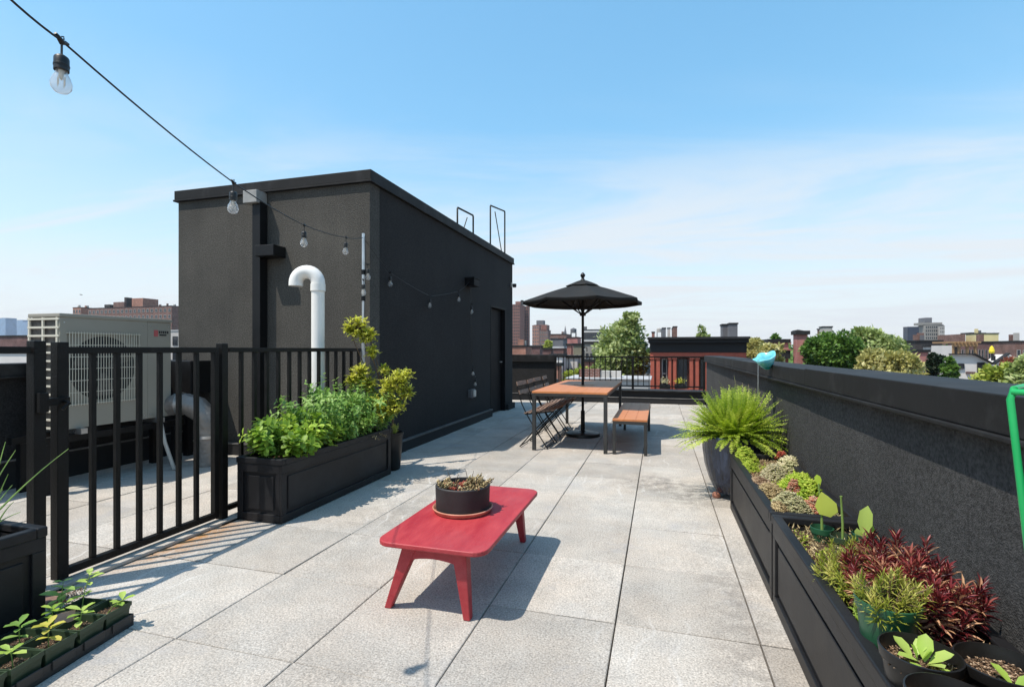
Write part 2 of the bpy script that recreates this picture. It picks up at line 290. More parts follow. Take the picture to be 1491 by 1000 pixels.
# pavers: concrete with exposed aggregate
def pavermat():
    m, N, L, b = newmat('paver'); b.inputs['Roughness'].default_value = .92; b.inputs['Specular IOR Level'].default_value = .25
    t = N.new('ShaderNodeTexCoord'); P = t.outputs['Object']
    def noise(sc_, det=5, ro=.6, dist=0):
        n = N.new('ShaderNodeTexNoise'); n.inputs['Scale'].default_value = sc_; n.inputs['Detail'].default_value = det; n.inputs['Roughness'].default_value = ro; n.inputs['Distortion'].default_value = dist; L.new(P, n.inputs['Vector']); return n.outputs['Fac']
    def rng(x, a, c, lo, hi):
        r = N.new('ShaderNodeMapRange'); r.inputs['From Min'].default_value = a; r.inputs['From Max'].default_value = c; r.inputs['To Min'].default_value = lo; r.inputs['To Max'].default_value = hi; L.new(x, r.inputs[0]); return r.outputs[0]
    def mul(a, c):
        x = N.new('ShaderNodeMix'); x.data_type = 'RGBA'; x.blend_type = 'MULTIPLY'; x.inputs['Factor'].default_value = 1; L.new(a, x.inputs['A']); L.new(c, x.inputs['B']); return x.outputs['Result']
    a = N.new('ShaderNodeAttribute'); a.attribute_name = 'tint'
    r = N.new('ShaderNodeValToRGB'); L.new(a.outputs['Fac'], r.inputs[0]); r.color_ramp.elements[0].color = (.36, .333, .296, 1); r.color_ramp.elements[1].color = (.455, .421, .375, 1)
    col = r.outputs[0]
    fine = noise(120, 4, .75); col = mul(col, rng(fine, .34, .66, .56, 1.36))
    vor = N.new('ShaderNodeTexVoronoi'); vor.inputs['Scale'].default_value = 75; L.new(P, vor.inputs['Vector'])
    col = mul(col, rng(vor.outputs['Distance'], .05, .35, .74, 1.06))
    col = mul(col, rng(noise(3.2, 9, .68), .3, .7, .84, 1.12))
    col = mul(col, rng(noise(.9, 5, .6), .3, .7, .90, 1.07))
    hu = N.new('ShaderNodeMix'); hu.data_type = 'RGBA'; L.new(rng(noise(1.7, 7, .65), .38, .62, 0, 1), hu.inputs['Factor']); hu.inputs['A'].default_value = (1.02, .985, .955, 1); hu.inputs['B'].default_value = (.985, 1.0, 1.015, 1); col = mul(col, hu.outputs['Result'])
    # grey damp patches and pale mineral streaks left by runoff
    bl = N.new('ShaderNodeMix'); bl.data_type = 'RGBA'; L.new(rng(noise(2.1, 6, .7, .4), .56, .74, 0, .5), bl.inputs['Factor']); L.new(col, bl.inputs['A']); bl.inputs['B'].default_value = (.33, .33, .34, 1); col = bl.outputs['Result']
    wv = N.new('ShaderNodeTexWave'); wv.wave_type = 'BANDS'; wv.bands_direction = 'X'; wv.inputs['Scale'].default_value = 2.0; wv.inputs['Distortion'].default_value = 9; wv.inputs['Detail'].default_value = 3; wv.inputs['Detail Scale'].default_value = .9; L.new(P, wv.inputs['Vector'])
    st = N.new('ShaderNodeMath'); st.operation = 'MULTIPLY'; L.new(rng(wv.outputs['Fac'], .955, 1.0, 0, .5), st.inputs[0]); L.new(rng(noise(.8, 3, .5), .52, .62, 0, 1), st.inputs[1])
    sm = N.new('ShaderNodeMix'); sm.data_type = 'RGBA'; L.new(st.outputs[0], sm.inputs['Factor']); L.new(col, sm.inputs['A']); sm.inputs['B'].default_value = (.60, .58, .55, 1); col = sm.outputs['Result']
    # rust washed off the gate post
    sx = N.new('ShaderNodeSeparateXYZ'); L.new(P, sx.inputs[0])
    def gauss(o_, c, wd):
        q = N.new('ShaderNodeMath'); q.operation = 'SUBTRACT'; L.new(o_, q.inputs[0]); q.inputs[1].default_value = c
        q2 = N.new('ShaderNodeMath'); q2.operation = 'ABSOLUTE'; L.new(q.outputs[0], q2.inputs[0]); return rng(q2.outputs[0], 0, wd, 1, 0)
    g1 = N.new('ShaderNodeMath'); g1.operation = 'MULTIPLY'; L.new(gauss(sx.outputs[0], -2.96, .24), g1.inputs[0]); L.new(gauss(sx.outputs[1], 2.62, .62), g1.inputs[1])
    g2 = N.new('ShaderNodeMath'); g2.operation = 'MULTIPLY'; L.new(g1.outputs[0], g2.inputs[0]); L.new(rng(noise(14, 6, .7), .3, .65, .1, 1.5), g2.inputs[1]); g2.use_clamp = True
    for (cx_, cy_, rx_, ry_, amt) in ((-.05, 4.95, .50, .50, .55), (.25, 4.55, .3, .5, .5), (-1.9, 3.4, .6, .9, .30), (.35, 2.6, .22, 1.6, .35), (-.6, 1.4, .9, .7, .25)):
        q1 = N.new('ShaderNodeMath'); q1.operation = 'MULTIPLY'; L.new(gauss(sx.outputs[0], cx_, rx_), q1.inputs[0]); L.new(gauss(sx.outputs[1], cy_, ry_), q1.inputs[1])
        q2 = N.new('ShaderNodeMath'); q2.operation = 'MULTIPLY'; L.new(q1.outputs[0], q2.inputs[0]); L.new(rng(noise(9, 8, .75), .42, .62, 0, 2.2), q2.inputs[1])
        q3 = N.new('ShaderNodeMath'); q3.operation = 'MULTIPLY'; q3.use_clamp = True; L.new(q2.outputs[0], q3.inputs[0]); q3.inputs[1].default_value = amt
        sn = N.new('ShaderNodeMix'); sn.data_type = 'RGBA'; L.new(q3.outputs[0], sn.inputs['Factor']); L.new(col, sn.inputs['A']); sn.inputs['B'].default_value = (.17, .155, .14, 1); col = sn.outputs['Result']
    rs = N.new('ShaderNodeMix'); rs.data_type = 'RGBA'; L.new(g2.outputs[0], rs.inputs['Factor']); L.new(col, rs.inputs['A']); rs.inputs['B'].default_value = (.40, .20, .075, 1); col = rs.outputs['Result']
    L.new(col, b.inputs['Base Color'])
    bp = N.new('ShaderNodeBump'); bp.inputs['Strength'].default_value = .8; bp.inputs['Distance'].default_value = .0022; ad = N.new('ShaderNodeMath'); ad.operation = 'ADD'; L.new(fine, ad.inputs[0]); L.new(vor.outputs['Distance'], ad.inputs[1]); L.new(ad.outputs[0], bp.inputs['Height']); L.new(bp.outputs[0], b.inputs['Normal'])
    return m
M['paver'] = pavermat()
LM = {}
LM['basil'] = leafmat('leaf_basil', (0.14, 0.24, 0.03), (0.27, 0.42, 0.05), (0.44, 0.58, 0.1))
LM['herb'] = leafmat('leaf_herb', (.10, .20, .04), (.22, .38, .08), (.40, .55, .17))
LM['shrub'] = leafmat('leaf_shrub', (.24, .27, .03), (.52, .54, .07), (.78, .76, .20))
LM['fern'] = leafmat('leaf_fern', (.15, .24, .02), (.36, .48, .04), (.62, .68, .14))
LM['lime'] = leafmat('leaf_lime', (0.25, 0.38, 0.03), (0.42, 0.54, 0.05), (0.6, 0.66, 0.12))
LM['sedum'] = leafmat('leaf_sedum', (.20, .13, .06), (.42, .33, .16), (.62, .50, .28), .15)
LM['sedum_red'] = leafmat('leaf_sedum_red', (.35, .05, .03), (.50, .20, .12), (.62, .45, .30), .15)
LM['sedum_grey'] = leafmat('leaf_sedum_grey', (.30, .30, .14), (.48, .45, .25), (.66, .58, .38), .1)
LM['red'] = leafmat('leaf_red', (.050, .009, .012), (.24, .032, .036), (.60, .36, .20), .2, .38)
LM['needle'] = leafmat('leaf_needle', (0.14, 0.18, 0.02), (0.34, 0.37, 0.05), (0.58, 0.54, 0.16))
LM['seedling'] = leafmat('leaf_seedling', (0.2, 0.34, 0.06), (0.36, 0.52, 0.09), (0.5, 0.62, 0.16))
LM['yellow'] = leafmat('leaf_yellow', (.40, .42, .06), (.55, .52, .08), (.62, .55, .12))
LM['onion'] = leafmat('leaf_onion', (0.1, 0.22, 0.03), (0.2, 0.36, 0.06), (0.42, 0.55, 0.2), .25)
LM['chips'] = leafmat('soil_chips', (.07, .04, .022), (.27, .17, .10), (.62, .48, .33), 0, .9)
LM['tree_a'] = leafmat('leaf_tree_a', (.11, .16, .04), (.28, .35, .11), (.60, .64, .34), .3)
LM['tree_b'] = leafmat('leaf_tree_b', (0.045, 0.1, 0.02), (0.11, 0.21, 0.035), (0.22, 0.35, 0.08), .3)
LM['tree_c'] = leafmat('leaf_tree_c', (0.2, 0.19, 0.05), (0.46, 0.43, 0.15), (0.74, 0.68, 0.36), .3)
LM['tree_d'] = leafmat('leaf_tree_d', (.012, .025, .012), (.025, .045, .02), (.06, .08, .04), .2)
LM['tree_e'] = leafmat('leaf_tree_e', (0.17, 0.22, 0.035), (0.32, 0.38, 0.06), (0.5, 0.52, 0.14), .3)
LM['dry'] = leafmat('leaf_dry', (.16, .09, .05), (.33, .22, .13), (.52, .40, .26), .1)
# ================================================================== THE TERRACE
# pavers: real slabs with open joints, one surface
def pavers():
    vs, fs, tints = [], [], []
    xs = [-.195+.607*i for i in range(-10, 4)]; ys = [2.361+.656*j for j in range(-8, 17)]
    rnd = random.Random(3)
    for i in range(len(xs)-1):
        for j in range(len(ys)-1):
            x0, x1, y0, y1 = xs[i]+.0034, xs[i+1]-.0034, ys[j]+.0032, ys[j+1]-.0032
            x0 = max(x0, -5.6); x1 = min(x1, .985); y1 = min(y1, 12.16)
            if x1-x0 < .02 or y1-y0 < .02: continue
            b = len(vs); dz = rnd.uniform(-.002, .002); tx = rnd.uniform(-.0015, .0015); ty = rnd.uniform(-.0015, .0015); ch = .003
            for (x, y, s) in ((x0, y0, (-1, -1)), (x1, y0, (1, -1)), (x1, y1, (1, 1)), (x0, y1, (-1, 1))):
                z = dz+s[0]*tx+s[1]*ty
                vs += [(x-s[0]*ch, y-s[1]*ch, z), (x, y, z-ch), (x, y, z-.045)]
            fs.append((b, b+3, b+6, b+9))
            for k in range(4):
                k2 = (k+1) % 4; fs += [(b+3*k, b+3*k+1, b+3*k2+1, b+3*k2), (b+3*k+1, b+3*k+2, b+3*k2+2, b+3*k2+1)]
            tints += [rnd.random()]*9
    me = bpy.data.meshes.new('terrace_floor'); me.from_pydata(vs, [], fs)
    at = me.attributes.new('tint', 'FLOAT', 'FACE'); at.data.foreach_set('value', tints); me.update()
    o = link('terrace_floor', me, M['paver'], None); tag(o, kind='structure')
    return o
pavers()
tag(MB().box(-5.9, 1.26, -2.9, 12.7, -.30, -.046).build('roof_deck', M['dark']), kind='structure')
own = empty('apartment_building', (-2, 4, -12), 'own building carrying the paved roof terrace, its brick walls dropping below the parapets', 'building')
M['own_brick'] = brickmat('own_brick', (.20, .07, .05), (.26, .10, .07))
MB().box(-5.88, 1.24, -2.88, 12.68, -12, -.301).build('wall', M['own_brick'], own)
# right parapet wall with metal coping
def coping_run(name, label, axis, a0, a1, inner, outer, z0, z1, cap_in, cap_out, joints, wallmat, kick=None):
    t = empty(name, ((inner+outer)/2, (a0+a1)/2, 0) if axis == 'y' else ((a0+a1)/2, (inner+outer)/2, 0), label, 'parapet')
    def bx(mb, p0, p1, q0, q1, z0, z1):
        p0, p1 = min(p0, p1), max(p0, p1)
        return mb.box(p0, p1, q0, q1, z0, z1) if axis == 'y' else mb.box(q0, q1, p0, p1, z0, z1)
    bx(MB(), inner, outer, a0, a1, -.3, z0-.001).build('wall', wallmat, t)
    js = [a0]+joints+[a1]
    for k in range(len(js)-1):
        s = 0.003*(k % 2); mb = MB()
        bx(mb, cap_in-s, cap_out+s, js[k]+.004, js[k+1]-.004, z0+.018, z1+s*2)
        lo, hi = min(cap_in, cap_out), max(cap_in, cap_out)
        bx(mb, lo-.012-s, hi+.012+s, js[k]+.002, js[k+1]-.002, z0, z0+.017)     # drip edge
        mb.build('coping', M['cap_metal'], t, bevel=.004)
    if kick:
        d, h = kick; sg = 1 if outer < inner else -1
        mb = MB(); bx(mb, inner+sg*.0, inner+sg*d, a0, a1, -.04, h); mb.build('base_curb', M['roof_dark'], t)
        mb = MB(); bx(mb, inner+sg*.0, inner+sg*(d+.012), a0, a1, h+.001, h+.014); mb.build('flashing', M['flash'], t)
    return t
coping_run('parapet_wall', 'long charcoal stucco parapet wall with black metal coping behind the right hand planters', 'y', -2.5, 11.75, .97, 1.22, .992, 1.118, .925, 1.262, [-.2, 3.78, 7.4, 10.1], M['stucco_wall'])
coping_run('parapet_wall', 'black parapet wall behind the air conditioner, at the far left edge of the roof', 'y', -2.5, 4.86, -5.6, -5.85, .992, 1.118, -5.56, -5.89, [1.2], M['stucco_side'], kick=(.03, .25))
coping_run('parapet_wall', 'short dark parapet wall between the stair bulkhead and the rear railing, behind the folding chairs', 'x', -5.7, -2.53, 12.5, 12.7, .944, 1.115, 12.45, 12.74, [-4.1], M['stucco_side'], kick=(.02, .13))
# rear curb with railing
t = empty('roof_curb', (-.9, 12.4, 0), 'low black roof curb along the rear edge of the terrace under the railing', 'curb')
MB().box(-2.52, 1.02, 12.24, 12.69, -.04, .27).build('base', M['roof_dark'], t, bevel=.01)
MB().box(-2.52, 1.02, 12.18, 12.72, .271, .30).build('coping', M['cap_metal'], t, bevel=.005)
MB().box(-2.52, .97, 12.165, 12.239, -.04, .12).build('base_curb', M['roof_dark'], t)
MB().box(-2.52, .97, 12.155, 12.239, .121, .135).build('flashing', M['flash'], t)
t = empty('railing', (-.8, 12.5, .3), 'black metal railing with slim balusters along the rear roof edge beyond the dining table', 'railing')
YR = 12.45
for z in (1.06, .37): MB().box(-2.52, 1.0, YR-.016, YR+.016, z, z+.03).build('rail', M['fence_metal'], t)
for x in np.arange(-2.42, .99, .128):
    MB().box(x-.009, x+.009, YR-.009, YR+.009, .40, 1.06).build('baluster', M['fence_metal'], t)
for x in (-2.50, -.62, .98): MB().box(x-.026, x+.026, YR-.025, YR+.025, .30, 1.075).build('post', M['fence_metal'], t, bevel=.003)
# ------------------------------------------------------------------ stair bulkhead
BX0, BX1, BY0, BY1, BH = -5.75, -3.05, 4.9, 10.5, 3.21
bk = empty('stair_bulkhead', (-4.4, 7.7, 0), 'dark charcoal stucco rooftop stair bulkhead with a black metal roof edge', 'bulkhead')
DY0, DY1, DZ = 9.03, 9.98, 2.09
MB().box(BX0, BX1, BY0, BY0+.2, -.04, 3.08).build('wall', M['stucco_dark'], bk)
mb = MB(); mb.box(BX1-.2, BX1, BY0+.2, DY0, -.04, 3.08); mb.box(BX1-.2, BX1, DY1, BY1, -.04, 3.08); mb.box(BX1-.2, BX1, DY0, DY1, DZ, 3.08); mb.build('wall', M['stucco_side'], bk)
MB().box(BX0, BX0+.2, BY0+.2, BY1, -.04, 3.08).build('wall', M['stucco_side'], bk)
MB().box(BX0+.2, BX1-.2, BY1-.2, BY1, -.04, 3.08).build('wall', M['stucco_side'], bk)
mb = MB(); mb.box(BX0-.035, BX1+.03, BY0-.03, BY1+.03, 3.105, 3.215); mb.build('roof', M['cap_metal'], bk, bevel=.006)
MB().box(BX0-.045, BX1+.04, BY0-.04, BY1+.04, 3.081, 3.103).build('drip_edge', M['cap_metal'], bk, bevel=.003)
MB().box(BX1+.0, BX1+.045, BY0-.04, DY0-.02, -.04, .125).build('base_curb', M['roof_dark'], bk)
MB().box(BX1+.0, BX1+.055, BY0-.05, DY0-.02, .126, .142).build('flashing', M['flash'], bk)
MB().box(BX0, BX1+.0, BY0-.045, BY0, -.04, .125).build('base_curb', M['roof_dark'], bk)
MB().box(BX0, BX1+.0, BY0-.05, BY0, .126, .14).build('flashing', M['flash'], bk)
MB().box(BX1+.0, BX1+.05, DY1+.05, BY1+.03, -.04, .12).build('base_curb', M['stucco_side'], bk)
d = MB().box(BX1-.13, BX1-.085, DY0+.04, DY1-.04, .02, DZ-.04).build('door', M['door'], bk, bevel=.003)
for z in (.28, 1.05, 1.82): MB().box(BX1-.084, BX1-.07, DY0+.11, DY0+.19, z-.07, z+.07).build('hinge', M['hinge'], d, bevel=.003)
mb = MB(); mb.tube([(BX1-.084, DY1-.12, 1.0), (BX1-.04, DY1-.12, 1.0), (BX1-.04, DY1-.22, 1.0)], .012, 8); mb.build('handle', M['hinge'], d)
mb = MB(); mb.box(BX1-.15, BX1+.006, DY0, DY0+.038, 0, DZ); mb.box(BX1-.15, BX1+.006, DY1-.038, DY1, 0, DZ); mb.box(BX1-.15, BX1+.006, DY0+.038, DY1-.038, DZ-.038, DZ); mb.build('door_frame', M['door'], bk, bevel=.003)
# conductor head, downspout
dp = empty('downspout', (-4.45, 4.83, 0), 'black square downspout with a pale metal conductor head on the front of the bulkhead', 'downspout')
MB().box(-4.515, -4.405, BY0-.12, BY0-.005, .05, 2.95).build('pipe', M['black_metal'], dp, bevel=.004)
MB().box(-4.60, -4.41, BY0-.17, BY0-.004, 2.93, 3.075).build('conductor_head', mat('head_metal', (.30, .29, .27), .5, .2, .15, 12), dp, bevel=.006)
MB().box(-4.55, -4.425, BY0-.04, BY0-.0005, .05, 2.9).build('strap', M['black_metal'], dp)
o = MB().box(-4.404, -4.15, BY0-.20, BY0-.001, 2.305, 2.43).build('wall_light', M['black_metal'], None, bevel=.006); tag(o, 'black box shaped light fixture beside the downspout on the bulkhead front', 'wall light')
# electrical box, left bottom
t = empty('utility_cabinet', (-5.35, 4.7, 0), 'black utility cabinet on a post between the air conditioner and the bulkhead', 'cabinet')
MB().box(-5.56, -5.17, 4.56, 4.84, .74, 1.12).build('cabinet_box', M['black_metal'], t, bevel=.008)
MB().box(-5.40, -5.33, 4.66, 4.73, 0, .739).build('post', M['black_metal'], t)
# roof ladder hoops
for (u0, v0, vt0, u1, v1, vt1, X, lab) in ((666, 333, 302, 689, 347, 314, -3.25, 'shorter black rod handrail hoop standing on the bulkhead roof edge'), (714, 358, 299, 735, 367, 308, -3.25, 'taller black rod handrail hoop near the rear end of the bulkhead roof')):
    ya, yb = onX(u0, v0, X).y, onX(u1, v1, X).y; za, zb = onX(u0, vt0, X).z, onX(u1, vt1, X).z
    mb = MB(); mb.tube([(X, ya, 3.2), (X, ya, za-.02), (X, ya+.02, za), (X, yb-.02, zb), (X, yb, zb-.02), (X, yb, 3.2)], .016, 8)
    mb.tube([(X, ya+.25*(yb-ya), 3.2) if lab[0] == 's' else (X, ya+.3*(yb-ya), za-.05), (X, ya+.6*(yb-ya), za-.06) if lab[0] == 's' else (X, ya+.85*(yb-ya), 3.2)], .010, 6)
    tag(mb.build('handrail_hoop', M['fence_metal'], None, smooth=True), lab, 'handrail', 'handrail hoops on the bulkhead roof')
o = empty('security_camera', (BX1+.04, 10.4, 2.6), 'small dark security camera on the rear corner of the bulkhead wall', 'camera')
MB().box(BX1, BX1+.02, 10.36, 10.44, 2.58, 2.68).build('mount', M['hinge'], o)
MB().lathe([(0, -.05), (.035, -.045), (.045, 0), (.04, .03), (0, .035)], (BX1+.075, 10.4, 2.62), 12).build('dome', M['dark'], o, smooth=True)
o = empty('outlet_box', (BX1, 7.95, .5), 'grey weatherproof outlet box low on the bulkhead side wall left of the door', 'outlet')
MB().box(BX1, BX1+.07, 7.86, 8.03, .45, .59).build('box', mat('outlet_grey', (.11, .11, .115), .4, 0, .1), o, bevel=.01)
MB().box(BX1+.071, BX1+.10, 7.90, 7.99, .465, .575).build('cover', M['conduit'], o, bevel=.008)
o = empty('junction_box', (BX1, 7.85, 2.3), 'black box high on the bulkhead side wall where the string light cord ends', 'box')
MB().box(BX1, BX1+.16, 7.72, 7.98, 2.29, 2.41).build('box', M['door'], o, bevel=.006)
MB().box(BX1+.0, BX1+.17, 7.71, 7.99, 2.411, 2.425).build('lid', M['door'], o)
# gooseneck vent pipe
pc = Vector((-3.42, 4.22, 0)); 
pc = Vector((*(pt(463, 500, 4.98).xy), 0))
vt = empty('vent_pipe', pc, 'white plastic gooseneck vent pipe standing behind the fence in front of the bulkhead', 'vent pipe')
zt = pt(463, 415, 4.98).z; rr = .062; rad = .108
c_, s_ = math.cos(YAW), math.sin(YAW); side = Vector((-c_, -s_, 0))
MB().tube([pc+Vector((0, 0, -.02)), pc+Vector((0, 0, zt))], rr, 20).build('pipe', M['pvc'], vt, smooth=True)
pts = [pc+Vector((0, 0, zt-.03)), pc+Vector((0, 0, zt+.02))]
for k in range(1, 15):
    a = math.pi*k/14; pts.append(pc+side*(rad-rad*math.cos(a))+Vector((0, 0, zt+.02+rad*math.sin(a))))
pts.append(pts[-1]-Vector((0, 0, .03)))
mb = MB(); mb.tube(pts, rr*1.07, 20, cap=False); mb.tube(pts, rr*.95, 20, cap=False); mb.tube([pc+Vector((0, 0, zt-.06)), pc+Vector((0, 0, zt+.01))], rr*1.14, 20)
mb.build('elbow', M['pvc'], vt, smooth=True, recalc=False)
# ------------------------------------------------------------------ fence and gate
FX = -3.06
def picket_fence(y0, y1, label, posts, zb=.07, zt=1.265):
    t = empty('metal_fence', (FX, (y0+y1)/2, 0), label, 'fence', 'sections of black metal fence')
    MB().box(FX-.02, FX+.02, y0, y1, zt-.035, zt).build('rail', M['fence_metal'], t, bevel=.002)
    MB().box(FX-.02, FX+.02, y0, y1, zb, zb+.035).build('rail', M['fence_metal'], t, bevel=.002)
    n = max(1, round((y1-y0)/.134)); 
    for k in range(1, n):
        y = y0+(y1-y0)*k/n; MB().box(FX-.013, FX+.013, y-.013, y+.013, zb+.035, zt-.035).build('picket', M['fence_metal'], t, bevel=.002)
    for y in posts:
        p = MB().box(FX-.03, FX+.03, y-.027, y+.027, .012, zt+.03).build('post', M['fence_metal'], t, bevel=.004)
        MB().box(FX-.075, FX+.085, y-.075, y+.075, .0, .012).build('base_plate', M['fence_metal'], p, bevel=.002)
        mb = MB()
        for dx in (-.055, .065):
            for dy in (-.055, .055): mb.lathe([(.009, .0125), (.009, .02), (0, .022)], (FX+dx, y+dy, 0), 6)
        mb.build('bolts', M['hinge'], p)
    return t
picket_fence(3.0, 4.83, 'black metal picket fence running from the gate to the bulkhead corner behind the herb planter', (2.955,))
picket_fence(-1.6, 1.775, 'black metal picket fence left of the gate behind the green onion planter', (1.81,))
gt = empty('metal_gate', (FX, 1.9, .03), 'black metal picket gate standing closed between the two fence sections', 'gate')
MB().box(FX-.028, FX+.028, 1.888, 1.942, .035, 1.29).build('stile', M['fence_metal'], gt, bevel=.003)
MB().box(FX-.02, FX+.02, 2.875, 2.912, .045, 1.265).build('stile', M['fence_metal'], gt, bevel=.003)
MB().box(FX-.02, FX+.02, 1.945, 2.875, 1.228, 1.265).build('rail', M['fence_metal'], gt, bevel=.002)
MB().box(FX-.02, FX+.02, 1.945, 2.875, .045, .085).build('rail', M['fence_metal'], gt, bevel=.002)
for k in range(1, 7):
    y = 1.945+.93*k/7; MB().box(FX-.013, FX+.013, y-.013, y+.013, .085, 1.228).build('picket', M['fence_metal'], gt, bevel=.002)
mb = MB(); mb.box(FX+.031, FX+.055, 1.83, 1.93, .96, 1.0); mb.tube([(FX+.055, 1.90, .98), (FX+.095, 1.90, .97), (FX+.09, 1.87, .94)], .009, 8); mb.box(FX+.034, FX+.06, 1.79, 1.83, .93, 1.03); mb.build('latch', M['fence_metal'], gt, bevel=.002)
# pale strip under the fence
mb = MB(); ys = [-2.4, .12, 1.42, 2.05, 2.78, 3.95, 4.85]
for a, b in zip(ys[:-1], ys[1:]): mb.box(-3.14, -2.985, a+.001, b-.001, .003, .024)
tag(mb.build('curb_strip', M['curb'], None, bevel=.004), kind='structure')
# ------------------------------------------------------------------ air conditioner
AX, AY0, AY1, AZ0, AZ1, AD = -4.6, 2.88, 3.84, .605, 1.53, .36
ac = empty('air_conditioner', (AX-AD/2, (AY0+AY1)/2, .35), 'beige outdoor air conditioner condenser behind the gate with a square fan guard', 'air conditioner')
GY0, GY1, GZ0, GZ1 = 2.93, 3.52, .80, 1.385
mb = MB(); mb.box(AX-AD+.01, AX-.03, AY0+.02, AY1, AZ0, AZ1-.02)
mb.build('core', M['dark'], ac)
def frame_panel(mb, x0, x1, y0, y1, z0, z1, gy0, gy1, gz0, gz1):
    mb.box(x0, x1, y0, gy0, z0, z1); mb.box(x0, x1, gy1, y1, z0, z1); mb.box(x0, x1, gy0, gy1, z0, gz0); mb.box(x0, x1, gy0, gy1, gz1, z1)
mb = MB(); frame_panel(mb, AX-.029, AX, AY0, 3.60, AZ0, AZ1-.02, GY0, GY1, GZ0, GZ1); mb.build('front_panel', M['ac_body'], ac)
MB().box(AX-.029, AX-.002, 3.604, AY1, AZ0, AZ1-.02).build('service_panel', M['ac_body'], ac, bevel=.003)
MB().box(AX-AD, AX+.008, AY0-.008, AY1+.008, AZ1-.019, AZ1+.012).build('top_panel', M['ac_body'], ac, bevel=.006)
MB().box(AX-AD, AX-.03, AY1+.0005, AY1+.006, AZ0, AZ1-.02).build('end_panel', M['ac_body'], ac)
mb = MB()
for k in range(27): y = GY0+.01+(GY1-GY0-.02)*k/26; mb.box(AX+.012, AX+.016, y-.002, y+.002, GZ0-.01, GZ1+.01)
for k in range(7): z = GZ0+(GZ1-GZ0)*k/6; mb.box(AX+.007, AX+.0115, GY0-.01, GY1+.01, z-.0025, z+.0025)
mb.build('fan_guard', M['ac_grid'], ac)
mb = MB(); cy, cz = (GY0+GY1)/2, (GZ0+GZ1)/2
n = 40; ring = [(cy+.272*math.cos(2*math.pi*k/n), cz+.272*math.sin(2*math.pi*k/n)) for k in range(n)]
sq = []
for k in range(n):
    t = 2*math.pi*k/n; q = .294/max(abs(math.cos(t)), abs(math.sin(t))); sq.append((cy+q*math.cos(t), cz+q*math.sin(t)))
mb.add([(AX-.022, *p) for p in ring]+[(AX-.022, *p) for p in sq], [(k, (k+1) % n, n+(k+1) % n, n+k) for k in range(n)])
mb.build('shroud', M['ac_body'], ac)
mb = MB()
for b in range(3):
    a0 = b*2*math.pi/3+.4; P = []
    for (r, da, dx) in ((.05, -.3, 0), (.25, -.15, 0), (.255, .55, .03), (.05, .45, .03)): P.append((AX-.028+dx*.3, cy+r*math.cos(a0+da), cz+r*math.sin(a0+da)))
    mb.extr(P, (.004, 0, 0))
mb.build('fan', M['coil'], ac)
mb = MB(); mb.box(AX-AD, AX-.03, AY0+.012, AY0+.018, AZ0+.02, AZ1-.03); mb.build('coil', M['coil'], ac)
mb = MB()
for k in range(3):
    x = AX-AD+.012+(AD-.04)*k/2; mb.box(x-.009, x+.009, AY0-.008, AY0+.004, AZ0, AZ1-.02)
for k in range(14):
    z = AZ0+.012+(AZ1-.045-AZ0)*k/13; mb.box(AX-AD, AX-.001, AY0-.010, AY0-.0085, z-.008, z+.008); mb.box(AX-AD, AX-.001, AY0-.0085, AY0+.003, z-.0075, z+.0075)
mb.build('side_grille', M['ac_grid'], ac)
mb = MB(); mb.box(AX-.0015, AX+.0015, 3.665, 3.705, 1.375, 1.435); bd = mb.build('badge', mat('badge_red', (.45, .10, .10), .5), ac)
mb = MB(); y = 3.715
for wd in (.014, .010, .014, .012, .014): mb.box(AX-.001, AX+.001, y, y+wd, 1.405, 1.428); y += wd+.008
mb.box(AX-.001, AX+.001, 3.72, 3.79, 1.383, 1.396); mb.build('lettering', M['dark'], ac)
for y in (3.02, 3.70): MB().box(AX-AD-.03, AX+.06, y-.025, y+.025, AZ0-.045, AZ0-.001).build('mounting_rail', M['galv'], ac)
ac.location = (-5.215, 3.666, .268); ac.scale = (1.091,)*3
mb = MB()
for (y, z) in ((2.91, 1.47), (3.57, 1.47), (3.63, 1.47), (3.81, 1.47), (2.91, .64), (3.57, .64), (3.63, .64), (3.81, .64), (3.72, 1.05)): mb.tube([(AX-.001, y, z), (AX+.003, y, z)], .005, 8)
sc_ = mb.build('screws', M['galv'], None); sc_.parent = ac; sc_.location = Vector(sc_.location)-Vector((AX-AD/2, (AY0+AY1)/2, .35))
st = empty('equipment_stand', (-5.215, 3.67, 0), 'black steel stand carrying the air conditioner above the roof', 'stand')
for x in (-5.37, -5.06):
    MB().box(x-.03, x+.03, 2.98, 4.36, .43, .493).build('beam', M['black_metal'], st, bevel=.003)
    for y in (3.07, 4.27): MB().box(x-.028, x+.028, y-.028, y+.028, 0, .429).build('leg', M['black_metal'], st)
# foil wrapped duct
dt = empty('foil_duct', (-4.70, 4.35, 0), 'crinkled silver foil wrapped duct bending down to the roof beside the air conditioner', 'duct')
P = [(-5.06, 4.20, .64), (-4.98, 4.23, .67), (-4.90, 4.26, .67), (-4.80, 4.30, .63), (-4.73, 4.34, .54), (-4.70, 4.35, .40), (-4.70, 4.36, .25), (-4.70, 4.36, .12), (-4.70, 4.36, 0)]
MB().tube(P, [.105, .112, .108, .12, .112, .118, .110, .115, .12], 18, wob=.09).build('duct', M['foil'], dt, smooth=True)
MB().tube([(-4.96, 4.24, .67), (-4.93, 4.25, .67)], .124, 18).build('band', M['galv'], dt, smooth=True)
MB().tube([(-4.70, 4.36, .30), (-4.70, 4.36, .33)], .124, 18).build('band', M['galv'], dt, smooth=True)
MB().tube([(-4.96, 4.0, .62), (-4.90, 4.02, .3), (-4.82, 4.06, .01)], .018, 8).build('hose', M['conduit'], dt, smooth=True)
